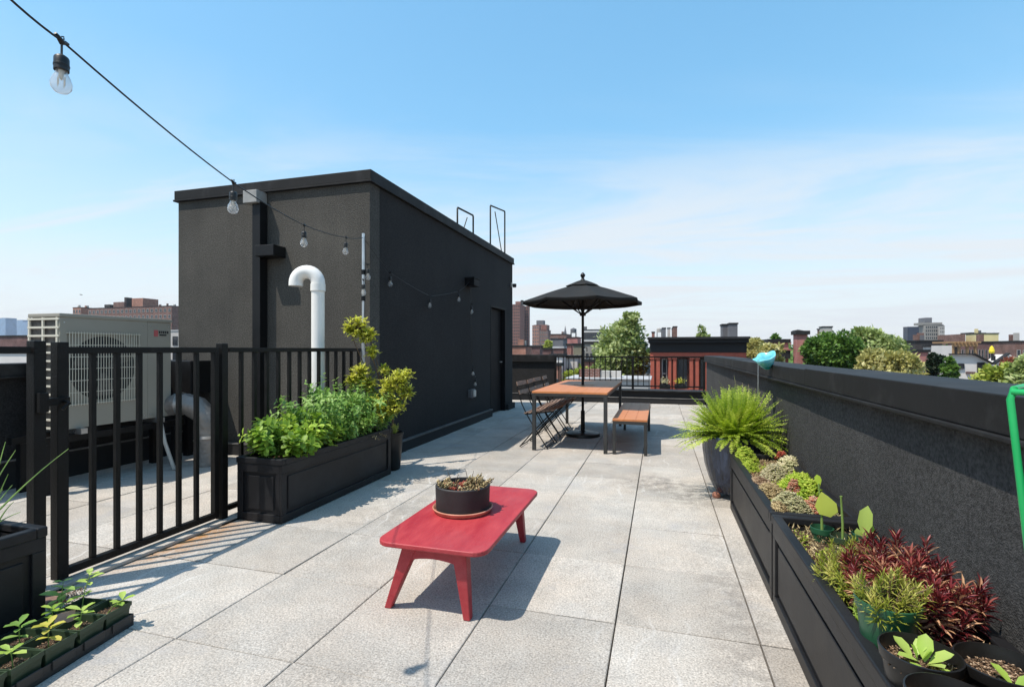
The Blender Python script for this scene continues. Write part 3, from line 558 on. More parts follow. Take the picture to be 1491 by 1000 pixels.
# ------------------------------------------------------------------ galvanised pole with string lights
pp = pt(529, 500, 5.22); pz = pt(529, 340, 5.22).z
po = empty('light_pole', (pp.x, pp.y, 0), 'thin galvanised pole beside the bulkhead corner holding up the string lights', 'pole')
MB().tube([(pp.x, pp.y, 0), (pp.x, pp.y, 1.35)], .020, 12).build('lower_tube', M['galv'], po, smooth=True)
MB().tube([(pp.x, pp.y, 1.30), (pp.x, pp.y, pz)], .015, 12).build('upper_tube', M['galv'], po, smooth=True)
mb = MB()
for z in (1.32, 1.75, 2.02): mb.tube([(pp.x, pp.y, z), (pp.x, pp.y, z+.05)], .022, 12)
mb.build('clamp', M['black_metal'], po, smooth=True)
# string: cord (one thing, running through all attachments)
def catenary(a, b, sag, n=14):
    a = Vector(a); b = Vector(b); return [a.lerp(b, k/n)-Vector((0, 0, sag*4*(k/n)*(1-k/n))) for k in range(n+1)]
A0 = pt(-60, -75, 1.15); B = [pt(90, 60, 1.5), pt(340, 266, 2.62), pt(443, 328, 3.75), pt(504, 346, 4.75)]
PT = Vector((pp.x, pp.y, pz-.04))
W = [onX(568, 397, -3.0), onX(626, 431, -3.0), onX(668, 424, -3.0), Vector((-2.97, 7.72, 2.35))]
cordpts = [A0]
seq = [A0]+B+[PT]+W
for i in range(len(seq)-1): cordpts += catenary(seq[i], seq[i+1], .012, 8)[1:]
cd = empty('string_light_cord', PT, 'thin black string light cord swooping from upper left past the bulkhead to the junction box', 'cord')
MB().tube(cordpts, .0032, 6).build('cord', M['pot_black'], cd, smooth=True)
drop = [Vector((-2.99, 7.83, 2.29)), Vector((-2.99, 7.84, 1.7)), Vector((-2.985, 7.86, 1.1)), Vector((-2.98, 7.88, .9)), Vector((-2.98, 7.93, .72)), Vector((-2.98, 7.95, .60))]
MB().tube(drop, .004, 6).build('cord', M['pot_black'], cd, smooth=True)
MB().tube([PT+Vector((.02, 0, .01)), PT+Vector((.025, .01, -.3)), PT+Vector((.012, 0, -.55)), PT+Vector((.02, -.005, -.9)), PT+Vector((.015, 0, -1.5))], .0035, 6).build('cord', M['pot_black'], cd, smooth=True)
bulb0 = None
def bulb_proto():
    t = empty('light_bulb', (0, 0, 0), 'x', 'light bulb', 'bulbs of the string lights')
    mb = MB(); mb.tube([(-.022, 0, .006), (-.01, 0, .002), (0, 0, -.004), (.01, 0, .002), (.022, 0, .006)], [.0035, .006, .0075, .006, .0035], 8)
    mb.tube([(0, 0, .012), (.006, 0, .016), (.008, 0, .011), (.003, 0, .006)], .0018, 6); mb.build('cord_tee', M['pot_black'], t, smooth=True)
    MB().tube([(0, 0, -.004), (0, 0, -.045)], .0028, 6).build('lead', M['pot_black'], t)
    MB().lathe([(0, -.040), (.009, -.041), (.015, -.046), (.0165, -.05), (.0165, -.066), (.0175, -.067), (.0175, -.071), (.0165, -.072), (.0165, -.083), (0, -.083)], n=18).build('socket', M['pot_black'], t, smooth=True)
    g = MB().lathe([(.0125, -.083), (.013, -.09), (.020, -.105), (.0235, -.118), (.022, -.13), (.015, -.140), (.006, -.144), (0, -.1445), (.0, -.1437), (.0058, -.1432), (.0145, -.1392), (.0212, -.1297), (.0227, -.118), (.0192, -.1053), (.0122, -.09), (.0117, -.083)], n=20).build('glass_bulb', M['glass'], t, smooth=True)
    mb = MB(); mb.tube([(0, 0, -.083), (0, 0, -.094), (0, 0, -.108)], [.007, .005, .0025], 8)
    for a in range(4):
        c, s = math.cos(a*math.pi/2), math.sin(a*math.pi/2); mb.tube([(.002*c, .002*s, -.104), (.009*c, .009*s, -.100), (.009*c, .009*s, -.125)], .0011, 5)
    mb.build('filament', M['filament'], t)
    return t
b0 = bulb_proto()
BL = [(B[0], 'large clear bulb hanging nearest on the cord against the sky at upper left', (-6, 10)), (B[1], 'clear bulb hanging in front of the bulkhead roof edge left of the conductor head', (2, 0)),
      (B[2], 'clear bulb hanging just above the white gooseneck pipe', (4, -4)), (B[3], 'clear bulb hanging on the cord just left of the galvanised pole', (6, 0)),
      (PT+Vector((.05, 0, -.28)), 'clear bulb dangling on the right side of the galvanised pole, upper one of two', (0, 4)), (PT+Vector((.012, -.02, -.44)), 'clear bulb dangling against the galvanised pole, lower one of two', (3, 0)),
      (W[0], 'clear bulb on the cord over the shaded side wall, closest to the bulkhead corner', (3, 0)), (W[1], 'clear bulb at the lowest dip of the cord across the shaded side wall', (0, 3)),
      (W[2], 'clear bulb hanging on the rising cord just left of the black junction box', (0, -3)), (Vector((-2.975, 7.835, 2.0)), 'clear bulb hanging close under the black junction box', (0, 0)),
      (Vector((-2.965, 7.87, .98)), 'clear bulb low on the drop cord above the outlet box', (4, 0)), (Vector((-2.96, 7.97, .80)), 'lowest clear bulb, tilted, right above the outlet box', (-8, 20))]
for k, (p, lab, rt) in enumerate(BL):
    o = b0 if k == 0 else copy_tree(b0); o.location = p; dv = (seq[k+2]-seq[k+1]) if k < 4 else Vector((math.cos(k), math.sin(k), 0))
    o.rotation_euler = (R(rt[0]*.5), R(rt[1]*.5), math.atan2(dv.y, dv.x)); o.scale = (1.12,)*3; o['label'] = lab
# ------------------------------------------------------------------ red table
rt = empty('coffee_table', (-1.02, 2.67, 0), 'low red painted wooden table with rounded corners and splayed legs on the pavers', 'table')
def rrect(x0, x1, y0, y1, r, n=6):
    P = []
    for (cx, cy, a) in ((x1-r, y0+r, -90), (x1-r, y1-r, 0), (x0+r, y1-r, 90), (x0+r, y0+r, 180)):
        for k in range(n+1): t = R(a+90*k/n); P.append((cx+r*math.cos(t), cy+r*math.sin(t)))
    return P
MB().prism(rrect(-1.30, -.745, 2.12, 3.20, .075), .323, .347).build('tabletop', M['red_paint'], rt, bevel=.006, segs=3)
for sx in (-1, 1):
    for sy in (-1, 1):
        top = Vector((-1.135 if sx < 0 else -.885, 2.665+sy*.475, .322)); bot = Vector((-1.265 if sx < 0 else -.855, 2.70+sy*.495, 0))
        vs = []
        for p, wx, wy in ((top, .036, .03), (bot, .017, .020)):
            for (i, j) in ((-1, -1), (1, -1), (1, 1), (-1, 1)): vs.append((p.x+i*wx, p.y+j*wy, p.z))
        MB().add(vs, [(3, 2, 1, 0), (4, 5, 6, 7)]+[(k, (k+1) % 4, 4+(k+1) % 4, 4+k) for k in range(4)]).build('leg', M['red_paint'], rt, bevel=.005)
for sy in (-1, 1):
    y = 2.656+sy*.488; P = [(-1.17, y, .321), (-1.185, y, .248)]
    for k in range(9): s = -1+k/4; P.append((-1.015+s*.135, y, .252+.020*(1-s*s)))
    P += [(-.855, y, .248), (-.86, y, .321)]
    MB().extr(P, (0, .018, 0)).build('apron', M['red_paint'], rt, bevel=.003)
for sx in (-1, 1):
    MB().box(-1.015+sx*.13-.009, -1.015+sx*.13+.009, 2.24, 3.10, .262, .322).build('stretcher', M['red_paint'], rt, bevel=.003)
PC = (-1.065, 2.665, .347)
o = MB().lathe([(0, 0), (.150, 0), (.158, .004), (.170, .024), (.166, .028), (.160, .025), (.152, .008), (0, .007)], PC, 44).build('saucer', M['terracotta'], None, smooth=True); tag(o, 'round terracotta saucer under the succulent bowl on the red table', 'saucer')
pb = empty('succulent_bowl', (PC[0], PC[1], .3545), 'wide round black bowl of reddish succulents sitting in a saucer on the red table', 'potted plant')
MB().lathe([(0, .0085), (.140, .0085), (.149, .014), (.153, .145), (.146, .150), (.141, .147), (.140, .118), (0, .118)], PC, 44).build('pot', M['pot_matte'], pb, smooth=True)
def chips(parent, cx, cy, z, rx, ry, n, size=.008, name='soil', rect=False, hz=.006):
    if rect: x = RNG.uniform(-rx, rx, n); y = RNG.uniform(-ry, ry, n)
    else:
        r = np.sqrt(RNG.uniform(0, 1, n)); t = RNG.uniform(0, 6.283, n); x = rx*r*np.cos(t); y = ry*r*np.sin(t)
    P = np.stack([cx+x, cy+y, z+RNG.uniform(0, hz, n)], 1); D = rdir(n, -.35, .5)
    return leafmesh(name, P, D, rdir(n), RNG.uniform(.5, 1.6, n)*size, RNG.uniform(.4, .9, n)*size, RNG.beta(1.2, 2.2, n), LM['chips'], parent, 'fat')
chips(pb, PC[0], PC[1], PC[2]+.116, .138, .138, 900, .008, 'gravel')
def succulent(name, parent, centers, lm, n_stems, leaf, h, spread, tint=(0, 1), tpl='fat'):
    P, D, U, Ln, Wd, T = [], [], [], [], [], []
    for (cx, cy, cz, rad) in centers:
        for s in range(n_stems):
            r = rad*math.sqrt(random.random()); a = random.uniform(0, 6.283); bx, by = cx+r*math.cos(a), cy+r*math.sin(a)
            lean = Vector((math.cos(a)*spread*r/rad+random.uniform(-.2, .2), math.sin(a)*spread*r/rad+random.uniform(-.2, .2), 1)).normalized(); hh = h*random.uniform(.4, 1.1)*(1-.4*r/rad); tt = random.uniform(*tint)
            for k in range(9):
                p = Vector((bx, by, cz))+lean*hh*(k/8); a2 = k*2.4+random.random(); d = Vector((math.cos(a2), math.sin(a2), .35+.5*k/8))+lean*.3
                P.append(p); D.append(d); U.append((0, 0, 1)); l = leaf*random.uniform(.7, 1.2); Ln.append(l); Wd.append(l*.55); T.append(min(1, max(0, tt+random.uniform(-.2, .2))))
    return leafmesh(name, P, D, U, Ln, Wd, T, lm, parent, tpl)
succulent('foliage', pb, [(PC[0]+.075, PC[1]-.03, PC[2]+.12, .07), (PC[0]+.08, PC[1]+.05, PC[2]+.12, .055)], LM['sedum'], 22, .024, .07, .7)
succulent('foliage', pb, [(PC[0]-.10, PC[1]-.01, PC[2]+.12, .04)], LM['sedum'], 16, .024, .06, .9)
succulent('foliage', pb, [(PC[0]-.02, PC[1]+.02, PC[2]+.118, .09)], LM['sedum_red'], 34, .018, .025, .5, (0, .4))
mb = MB()
for (x, y, dx, h) in ((-.05, -.01, .02, .10), (-.055, -.01, -.03, .12), (.03, .02, -.02, .13), (.035, .03, .012, .12), (.07, .0, .03, .12), (-.09, -.04, -.01, -.01)):
    p = Vector((PC[0]+x, PC[1]+y, PC[2]+.12)); mb.tube([p, p+Vector((dx*.5, 0, h*.45)), p+Vector((dx*1.3, .01, h*.8))], [.0025, .002, .0012], 6)
mb.build('stem', M['bark'], pb)
# ------------------------------------------------------------------ dining table, bench, umbrella, chairs
dt_ = empty('dining_table', (-1.05, 7.33, 0), 'long outdoor dining table with an orange wood top and dark steel legs under the umbrella', 'table')
TX0, TX1, TY0, TY1, TZ = -1.53, -.60, 6.13, 8.52, .735
mb = MB(); nb = 6; wdt = (TX1-TX0-.0)/nb
for k in range(nb):
    a, b = TX0+k*wdt+.001, TX0+(k+1)*wdt-.001
    if k in (2, 3): mb.box(a, b, TY0, 7.33, TZ-.024, TZ); mb.box(a, b, 7.41, TY1, TZ-.024, TZ)
    else: mb.box(a, b, TY0, TY1, TZ-.024, TZ)
mb.build('tabletop', M['wood_orange'], dt_, bevel=.0015)
mb = MB()
for (a, b, c, d_) in ((TX0+.002, TX1-.002, TY0+.002, TY0+.04), (TX0+.002, TX1-.002, TY1-.04, TY1-.002)): mb.box(a, b, c, d_, TZ-.06, TZ-.025)
for (a, b) in ((TX0+.002, TX0+.04), (TX1-.04, TX1-.002)): mb.box(a, b, TY0+.0405, TY1-.0405, TZ-.06, TZ-.025)
mb.build('frame', M['steel_dark'], dt_, bevel=.002)
for x in (TX0+.025, TX1-.025):
    for y in (TY0+.025, TY1-.025): MB().box(x-.022, x+.022, y-.022, y+.022, 0, TZ-.061).build('leg', M['steel_dark'], dt_, bevel=.003)
bn = empty('bench', (-.345, 7.2, 0), 'backless bench with an orange wood seat and black legs right of the dining table', 'bench')
mb = MB()
for k in range(3): a = -.545+k*.135; mb.box(a+.001, a+.134, 6.15, 8.1, .40, .424)
mb.build('seat', M['wood_orange'], bn, bevel=.0015)
mb = MB(); mb.box(-.543, -.142, 6.152, 6.19, .362, .399); mb.box(-.543, -.142, 8.06, 8.098, .362, .399); mb.box(-.543, -.505, 6.191, 8.059, .362, .399); mb.box(-.18, -.142, 6.191, 8.059, .362, .399); mb.build('frame', M['steel_dark'], bn, bevel=.002)
for x in (-.524, -.161):
    for y in (6.171, 8.079): MB().box(x-.019, x+.019, y-.019, y+.019, 0, .361).build('leg', M['steel_dark'], bn, bevel=.003)
UX, UY = -1.075, 7.37
um = empty('patio_umbrella', (UX, UY, 0), 'black patio umbrella standing open through the middle of the dining table', 'umbrella')
MB().lathe([(0, 0), (.24, 0), (.25, .01), (.245, .045), (.20, .058), (.08, .066), (.045, .07), (.03, .08), (0, .08)], (UX, UY, 0), 36).build('base', M['pot_black'], um, smooth=True)
MB().lathe([(.03, .07), (.03, .36), (.024, .365), (0, .365)], (UX, UY, 0), 16).build('base_tube', M['black_metal'], um, smooth=True)
MB().tube([(UX, UY, .06), (UX, UY, 2.26)], .019, 14).build('pole', M['black_metal'], um, smooth=True)
MB().lathe([(0, 2.235), (.03, 2.24), (.034, 2.26), (.02, 2.28), (.022, 2.30), (.034, 2.315), (.036, 2.335), (.022, 2.355), (.008, 2.37), (0, 2.372)], (UX, UY, 0), 16).build('finial', M['pot_black'], um, smooth=True)
MB().tube([(UX+.02, UY, 1.28), (UX+.06, UY, 1.28), (UX+.06, UY, 1.22)], .007, 8).build('crank', M['black_metal'], um)
def canopy(r0, r1, z0, z1, nseg, nr, sag, edge, a0):
    vs = []; fs = []; n = 8*nseg
    for i in range(nr+1):
        q = i/nr; r = r0+(r1-r0)*q; z = z0+(z1-z0)*(q**1.12)
        for k in range(n):
            f = (k % nseg)/nseg; w_ = 4*f*(1-f); t = a0+2*math.pi*k/n
            th = (f-.5)*math.pi/4; poly = math.cos(math.pi/8)/math.cos(th)
            rr_ = r*(poly-w_*edge*q); vs.append((UX+rr_*math.cos(t), UY+rr_*math.sin(t), z-w_*sag*q*(1.2-q)+random.uniform(-.002, .002)*q))
    for i in range(nr):
        for k in range(n): fs.append((i*n+k, i*n+(k+1) % n, (i+1)*n+(k+1) % n, (i+1)*n+k))
    return vs, fs
A0_ = R(16.2+3)
vs, fs = canopy(.16, .87, 2.175, 1.945, 8, 9, .05, .02, A0_)
n = 64; base = len(vs)-n; hem = [(UX+(x-UX)*1.0, UY+(y-UY)*1.0, z-.045) for x, y, z in vs[base:]]; b2 = len(vs); vs += hem; fs += [(base+k, base+(k+1) % n, b2+(k+1) % n, b2+k) for k in range(n)]
cn = MB().add(vs, fs).build('canopy', M['umb_fabric'], um, smooth=True, recalc=False)
md = cn.modifiers.new('thick', 'SOLIDIFY'); md.thickness = .003
vs, fs = canopy(.015, .25, 2.262, 2.17, 8, 4, .02, .02, A0_)
vt_ = MB().add(vs, fs).build('vent', M['umb_fabric'], cn, smooth=True, recalc=False); md = vt_.modifiers.new('thick', 'SOLIDIFY'); md.thickness = .003
MB().lathe([(.02, 2.18), (.05, 2.18), (.05, 2.21), (.02, 2.21)], (UX, UY, 0), 12).build('hub', M['black_metal'], um)
MB().lathe([(.021, 1.74), (.045, 1.74), (.045, 1.79), (.021, 1.79)], (UX, UY, 0), 12).build('runner', M['black_metal'], um)
for k in range(8):
    t = A0_+k*math.pi/4; c, s = math.cos(t), math.sin(t)
    rb = MB().bar((UX+.04*c, UY+.04*s, 2.19), (UX+.86*c, UY+.86*s, 1.935), .012, .018).build('rib', M['black_metal'], um)
    MB().bar((UX+.04*c, UY+.04*s, 1.77), (UX+.46*c, UY+.46*s, 2.055), .009, .014).build('strut', M['black_metal'], rb)
for dx in (.06, .28): MB().box(UX+dx-.01, UX+dx+.01, UY-.30, UY-.296, 1.80, 1.93).build('tie_strap', M['umb_fabric'], um)
def chair():
    t = empty('folding_chair', (0, 0, 0), 'x', 'chair', 'folding bistro chairs along the dining table')
    for s in (-1, 1):
        y = s*.19; MB().tube([(-.215, y, .85), (-.20, y, .80), (-.135, y, .56), (-.075, y, .44), (.02, y, .28), (.20, y, .012)], .0075, 8).build('back_leg_frame', M['black_metal'], t, smooth=True)
        y = s*.165; MB().tube([(.26, y, .47), (.04, y, .245), (-.17, y, .012)], .0075, 8).build('cross_leg', M['black_metal'], t, smooth=True)
        y = s*.178; MB().bar((-.095, y, .432), (.285, y, .482), .006, .022).build('seat_rail', M['black_metal'], t)
    MB().tube([(.195, -.19, .02), (.195, .19, .02)], .007, 8).build('foot_bar', M['black_metal'], t)
    MB().tube([(-.165, -.165, .02), (-.165, .165, .02)], .007, 8).build('foot_bar', M['black_metal'], t)
    for k in range(7):
        x = -.085+k*.058; z = .446+k*.0077; MB().bar((x, -.205, z), (x, .205, z), .040, .014, up=(-.13, 0, 1)).build('seat_slat', M['wood_slat'], t, bevel=.003)
    for z, x in ((.815, -.196), (.705, -.164)): MB().bar((x, -.205, z), (x, .205, z), .052, .013, up=(1, 0, .28)).build('back_slat', M['wood_slat'], t, bevel=.003)
    return t
c0 = chair()
for k, (y, lab) in enumerate(((6.42, 'folding slatted bistro chair nearest the camera on the left of the dining table'), (6.86, 'second slatted folding chair from the near end of the dining table'), (7.31, 'third slatted folding chair from the near end of the dining table'), (7.76, 'farthest slatted folding chair, at the far left of the dining table'))):
    o = c0 if k == 0 else copy_tree(c0); o.location = (-1.545+.012*(k % 2), y, 0); o.rotation_euler = (0, 0, R((-2, 3, -1, 4)[k])); o['label'] = lab
# ------------------------------------------------------------------ planters
def planter(x0, x1, y0, y1, h, label, npan=1, soil=True):
    t = empty('planter_box', ((x0+x1)/2, (y0+y1)/2, 0), label, 'planter', 'dark panelled planter boxes')
    i = .022; mb = MB()
    mb.box(x0+i, x1-i, y0+i, y0+i+.02, .004, h-.03); mb.box(x0+i, x1-i, y1-i-.02, y1-i, .004, h-.03); mb.box(x0+i, x0+i+.02, y0+i+.02, y1-i-.02, .004, h-.03); mb.box(x1-i-.02, x1-i, y0+i+.02, y1-i-.02, .004, h-.03)
    mb.build('body', M['planter'], t)
    mb = MB(); rw = .042                                   # rim
    mb.box(x0, x1, y0, y0+rw, h-.045, h); mb.box(x0, x1, y1-rw, y1, h-.045, h); mb.box(x0, x0+rw, y0+rw, y1-rw, h-.045, h); mb.box(x1-rw, x1, y0+rw, y1-rw, h-.045, h)
    mb.build('rim', M['planter'], t, bevel=.006)
    for ax in (0, 1):
        for sd in (0, 1):
            if ax == 0: a0, a1, face, sg = y0+.006, y1-.006, (x0, x1)[sd], (1, -1)[sd]
            else: a0, a1, face, sg = x0+.006, x1-.006, (y0, y1)[sd], (1, -1)[sd]
            f0, f1 = face+sg*.006, face+sg*.0215; f0, f1 = min(f0, f1), max(f0, f1); mb = MB()
            def bx(p0, p1, z0, z1, g0=f0, g1=f1):
                mb.box(g0, g1, p0, p1, z0, z1) if ax == 0 else mb.box(p0, p1, g0, g1, z0, z1)
            e = 0 if ax == 0 else .016
            bx(a0+e, a1-e, h-.105, h-.0455); bx(a0+e, a1-e, .006, .062)
            k = npan if ax == 0 else 1; sw = .05
            for q in range(k+1):
                c = a0+(a1-a0-sw)*q/k; bx(max(c, a0+e), min(c+sw, a1-e), .0625, h-.1055)
            for q in range(k):                                 # raised field in the panel
                p0 = a0+(a1-a0-sw)*q/k+sw+.028; p1 = a0+(a1-a0-sw)*(q+1)/k-.028
                g = (face+sg*.014, face+sg*.0218); bx(p0, p1, .09, h-.133, min(g), max(g))
            mb.build('side_panel', M['planter'], t, bevel=.003)
    MB().box(x0+i+.02, x1-i-.02, y0+i+.02, y1-i-.02, .02, h-.065).build('soil', M['soil'], t)
    o = chips(t, (x0+x1)/2, (y0+y1)/2, h-.066, (x1-x0)/2-.045, (y1-y0)/2-.045, 5200, .012, 'soil_chips', True, .008); o['kind'] = 'stuff'
    return t
planter(-2.99, -2.585, 3.01, 4.555, .465, 'dark panelled planter box full of bright green herbs beside the fence', 1)
planter(-3.024, -2.62, .05, 1.595, .465, 'dark panelled planter box of green onions at the left edge of the photo')
planter(.525, .928, 2.765, 4.31, .445, 'black panelled planter box with low succulents along the right wall, farther of two', 1)
planter(.525, .928, 1.00, 2.75, .445, 'black panelled planter box crowded with nursery pots along the right wall, nearer of two', 1)
# ------------------------------------------------------------------ bushy herbs
def bushy(name, label, cat, bases, lm, leaf, ratio, stem_mat, nodes=9, fold=.3, branch=3, tpl='leaf', tints=(0, 1), group=None, tw=0.4, stem_r=.003):
    """bases: list of (base, tip) stems; leaves in opposite pairs along curved stems and side shoots"""
    c = Vector(bases[0][0]); t = empty(name, (c.x, c.y, c.z), label, cat, group)
    P, D, U, Ln, Wd, T = [], [], [], [], [], []; mb = MB()
    def shoot(a, b, n, l, tt, r):
        a = Vector(a); b = Vector(b); mid = a.lerp(b, .5)+Vector((0, 0, .12*(b-a).length)); pts = [a*(1-s)**2+mid*2*s*(1-s)+b*s*s for s in [k/5 for k in range(6)]]
        mb.tube(pts, [r*(1-.13*k) for k in range(6)], 5, cap=False)
        ph = random.uniform(0, 6.28)
        for k in range(n):
            s = .25+.75*k/(n-1); p = a*(1-s)**2+mid*2*s*(1-s)+b*s*s; dr = ((mid-a)*(1-s)+(b-mid)*s).normalized(); ph += 1.57+random.uniform(-.3, .3)
            e1 = dr.cross(Vector((.1, .2, 1))).normalized(); e2 = dr.cross(e1); sz = l*(1.1-.55*abs(s-.55))*random.uniform(.75, 1.2)*(1 if k < n-1 else .8)
            for sgn in (0, math.pi):
                q = e1*math.cos(ph+sgn)+e2*math.sin(ph+sgn); d = q+dr*random.uniform(.1, .55)+Vector((0, 0, random.uniform(-.25, .2)))
                P.append(p); D.append(d); U.append(dr*.7+Vector((random.uniform(-tw, tw), random.uniform(-tw, tw), .8))); Ln.append(sz); Wd.append(sz*ratio*random.uniform(.85, 1.15)); T.append(min(1, max(0, tt+random.uniform(-.22, .22)+.15*(s-.5))))
    for a, b in bases:
        a = Vector(a); b = Vector(b); tt = random.uniform(*tints); shoot(a, b, nodes, leaf, tt, stem_r)
        for k in range(branch):
            s = random.uniform(.25, .85); p = a.lerp(b, s)+Vector((0, 0, .05*(b-a).length)); q = Vector((random.uniform(-1, 1), random.uniform(-1, 1), random.uniform(.1, .9))).normalized()
            shoot(p, p+q*(b-a).length*random.uniform(.2, .38), max(3, nodes//2), leaf*.85, tt, stem_r*.6)
    mb.build('stem', stem_mat, t, smooth=True); leafmesh('foliage', P, D, U, Ln, Wd, T, lm, t, tpl, smooth=True)
    return t
M['stem_green'] = mat('stem_green', (.18, .28, .06), .6, 0, .2)
M['stem_brown'] = mat('stem_brown', (.12, .075, .045), .8, 0, .3)
def stems(n, x0, x1, y0, y1, z, hmin, hmax, spread, f=None):
    out = []
    cx, cy = (x0+x1)/2, (y0+y1)/2
    for k in range(n):
        x, y = random.uniform(x0, x1), random.uniform(y0, y1); u, v = (x-cx)/max(.01, (x1-x0)/2), (y-cy)/max(.01, (y1-y0)/2)
        h = random.uniform(hmin, hmax)*(1-.22*max(abs(u), abs(v))); out.append(((x, y, z), (x+u*spread+random.uniform(-.05, .05), y+v*spread*.8+random.uniform(-.05, .05), z+h)))
    return out
bushy('basil_plant', 'leafy bright green basil filling the front end of the planter by the fence', 'herb', stems(60, -2.91, -2.63, 3.10, 3.62, .40, .16, .40, .10), LM['basil'], .074, .6, M['stem_green'], 8, branch=4, tpl='round')
bushy('herb_plant', 'taller darker green herb mass with smaller leaves behind the basil in the same planter', 'herb', stems(110, -2.93, -2.64, 3.55, 4.42, .40, .22, .60, .15), LM['herb'], .066, .52, M['stem_green'], 9, branch=5, tints=(.1, 1))
bushy('trailing_herb', 'low sprig spilling over the rim at the far end of the herb planter', 'herb', [((-2.66, 4.2+.03*k, .42), (-2.56, 4.18+.05*k, .44-.02*(k % 3))) for k in range(6)], LM['sedum'], .02, .5, M['stem_brown'], 7, branch=1)
# golden shrub in tall pot
sp = Vector((-2.70, 4.74, 0)); spot = empty('potted_shrub', sp, 'tall yellow green shrub in a dark pot at the bulkhead corner behind the herb planter', 'potted plant')
MB().lathe([(0, 0), (.085, 0), (.095, .01), (.125, .36), (.132, .365), (.132, .39), (.12, .392), (.115, .35), (0, .35)], sp, 28).build('pot', M['pot_black'], spot, smooth=True)
MB().lathe([(0, .352), (.113, .352)], sp, 20).build('soil', M['soil'], spot)
cl = [((522, 478), .13, 5.0), ((508, 480), .07, 5.0), ((537, 488), .10, 5.0), ((541, 512), .08, 5.0), ((527, 545), .13, 5.0), ((512, 553), .09, 4.95), ((536, 560), .10, 5.0), ((585, 552), .13, 4.95), ((568, 565), .12, 4.9), ((590, 572), .09, 4.95), ((575, 592), .12, 4.9), ((545, 585), .09, 4.9), ((560, 540), .06, 5.0), ((555, 600), .10, 4.85)]
P, D, U, Ln, Wd, T = [], [], [], [], [], []; mb = MB(); root = sp+Vector((0, 0, .35)); fork = root+Vector((-.02, 0, .30)); mb.tube([root, root+Vector((.02, .01, .16)), fork], [.012, .010, .009], 7)
for (uv, rad, Dd) in cl:
    c = pt(uv[0], uv[1], Dd); mid = fork.lerp(c, .5)+Vector((random.uniform(-.03, .03), random.uniform(-.03, .03), -.02)); mb.tube([fork, mid, c], [.007, .005, .003], 6)
    for k in range(int(48*(rad/.1)**2)+18):
        q = Vector(rdir(1)[0])*rad*random.uniform(.2, 1)*Vector((1, 1, .8)).length/1.6; e = c+q; mb.tube([c.lerp(e, .2), e], [.002, .001], 4, cap=False); tt = random.random()
        for j in range(6):
            d = Vector(rdir(1, -.3, .9)[0]); P.append(e-q*.08*j); D.append(d+q.normalized()*.5); U.append((0, 0, 1)); l = random.uniform(.026, .050); Ln.append(l); Wd.append(l*.5); T.append(min(1, max(0, tt+random.uniform(-.25, .25))))
mb.build('branch', M['stem_brown'], spot, smooth=True); leafmesh('foliage', P, D, U, Ln, Wd, T, LM['shrub'], spot, 'leaf')
bushy('yellow_flower_plant', 'small yellow plant in the shade at the foot of the potted shrub', 'plant', [((-2.635, 4.69, .35), (-2.60+.03*math.cos(k), 4.66+.03*math.sin(k), .47+.02*(k % 2))) for k in range(7)], LM['yellow'], .018, .45, M['stem_green'], 7, branch=2)
# green onions and jar
on = empty('green_onion_plant', (-2.74, 1.40, .40), 'clump of tall green onion leaves in the planter at the left edge', 'herb')
MB_o = MB(); blades = []
tips = [((100, 653), 2.3), ((23, 655), 2.25), ((8, 643), 2.25), ((-6, 690), 2.2), ((18, 706), 2.25), ((4, 712), 2.2), ((20, 730), 2.2), ((-12, 660), 2.25), ((12, 690), 2.2), ((-20, 700), 2.2), ((30, 745), 2.25)]
P, D, U, Ln, Wd, T = [], [], [], [], [], []
for k, ((u, v), Dd) in enumerate(tips):
    tip = pt(u, v, Dd); b = Vector((-2.76+random.uniform(-.045, .06), 1.40+random.uniform(-.05, .05), .395)); mid = b.lerp(tip, .45)+Vector((0, 0, .06)); pts = [b*(1-s)**2+mid*2*s*(1-s)+tip*s*s for s in [j/8 for j in range(9)]]
    MB_o.tube(pts, [.0055*(1-.1*j) for j in range(9)], 7)
leafy = MB_o.build('foliage', mat('onion_green', (.12, .25, .035), .4, 0, .35, 9, c2=(.30, .46, .10)), on, smooth=True)
jr = empty('glass_jar', (-2.71, 1.33, .40), 'pale blue glass jar standing among the green onions', 'jar')
MB().lathe([(0, 0), (.035, 0), (.038, .006), (.038, .085), (.028, .105), (.028, .125), (.025, .125), (.025, .105), (.035, .084), (.035, .008), (0, .006)], (-2.80, 1.24, .405), 24).build('jar_body', M['jar'], jr, smooth=True)
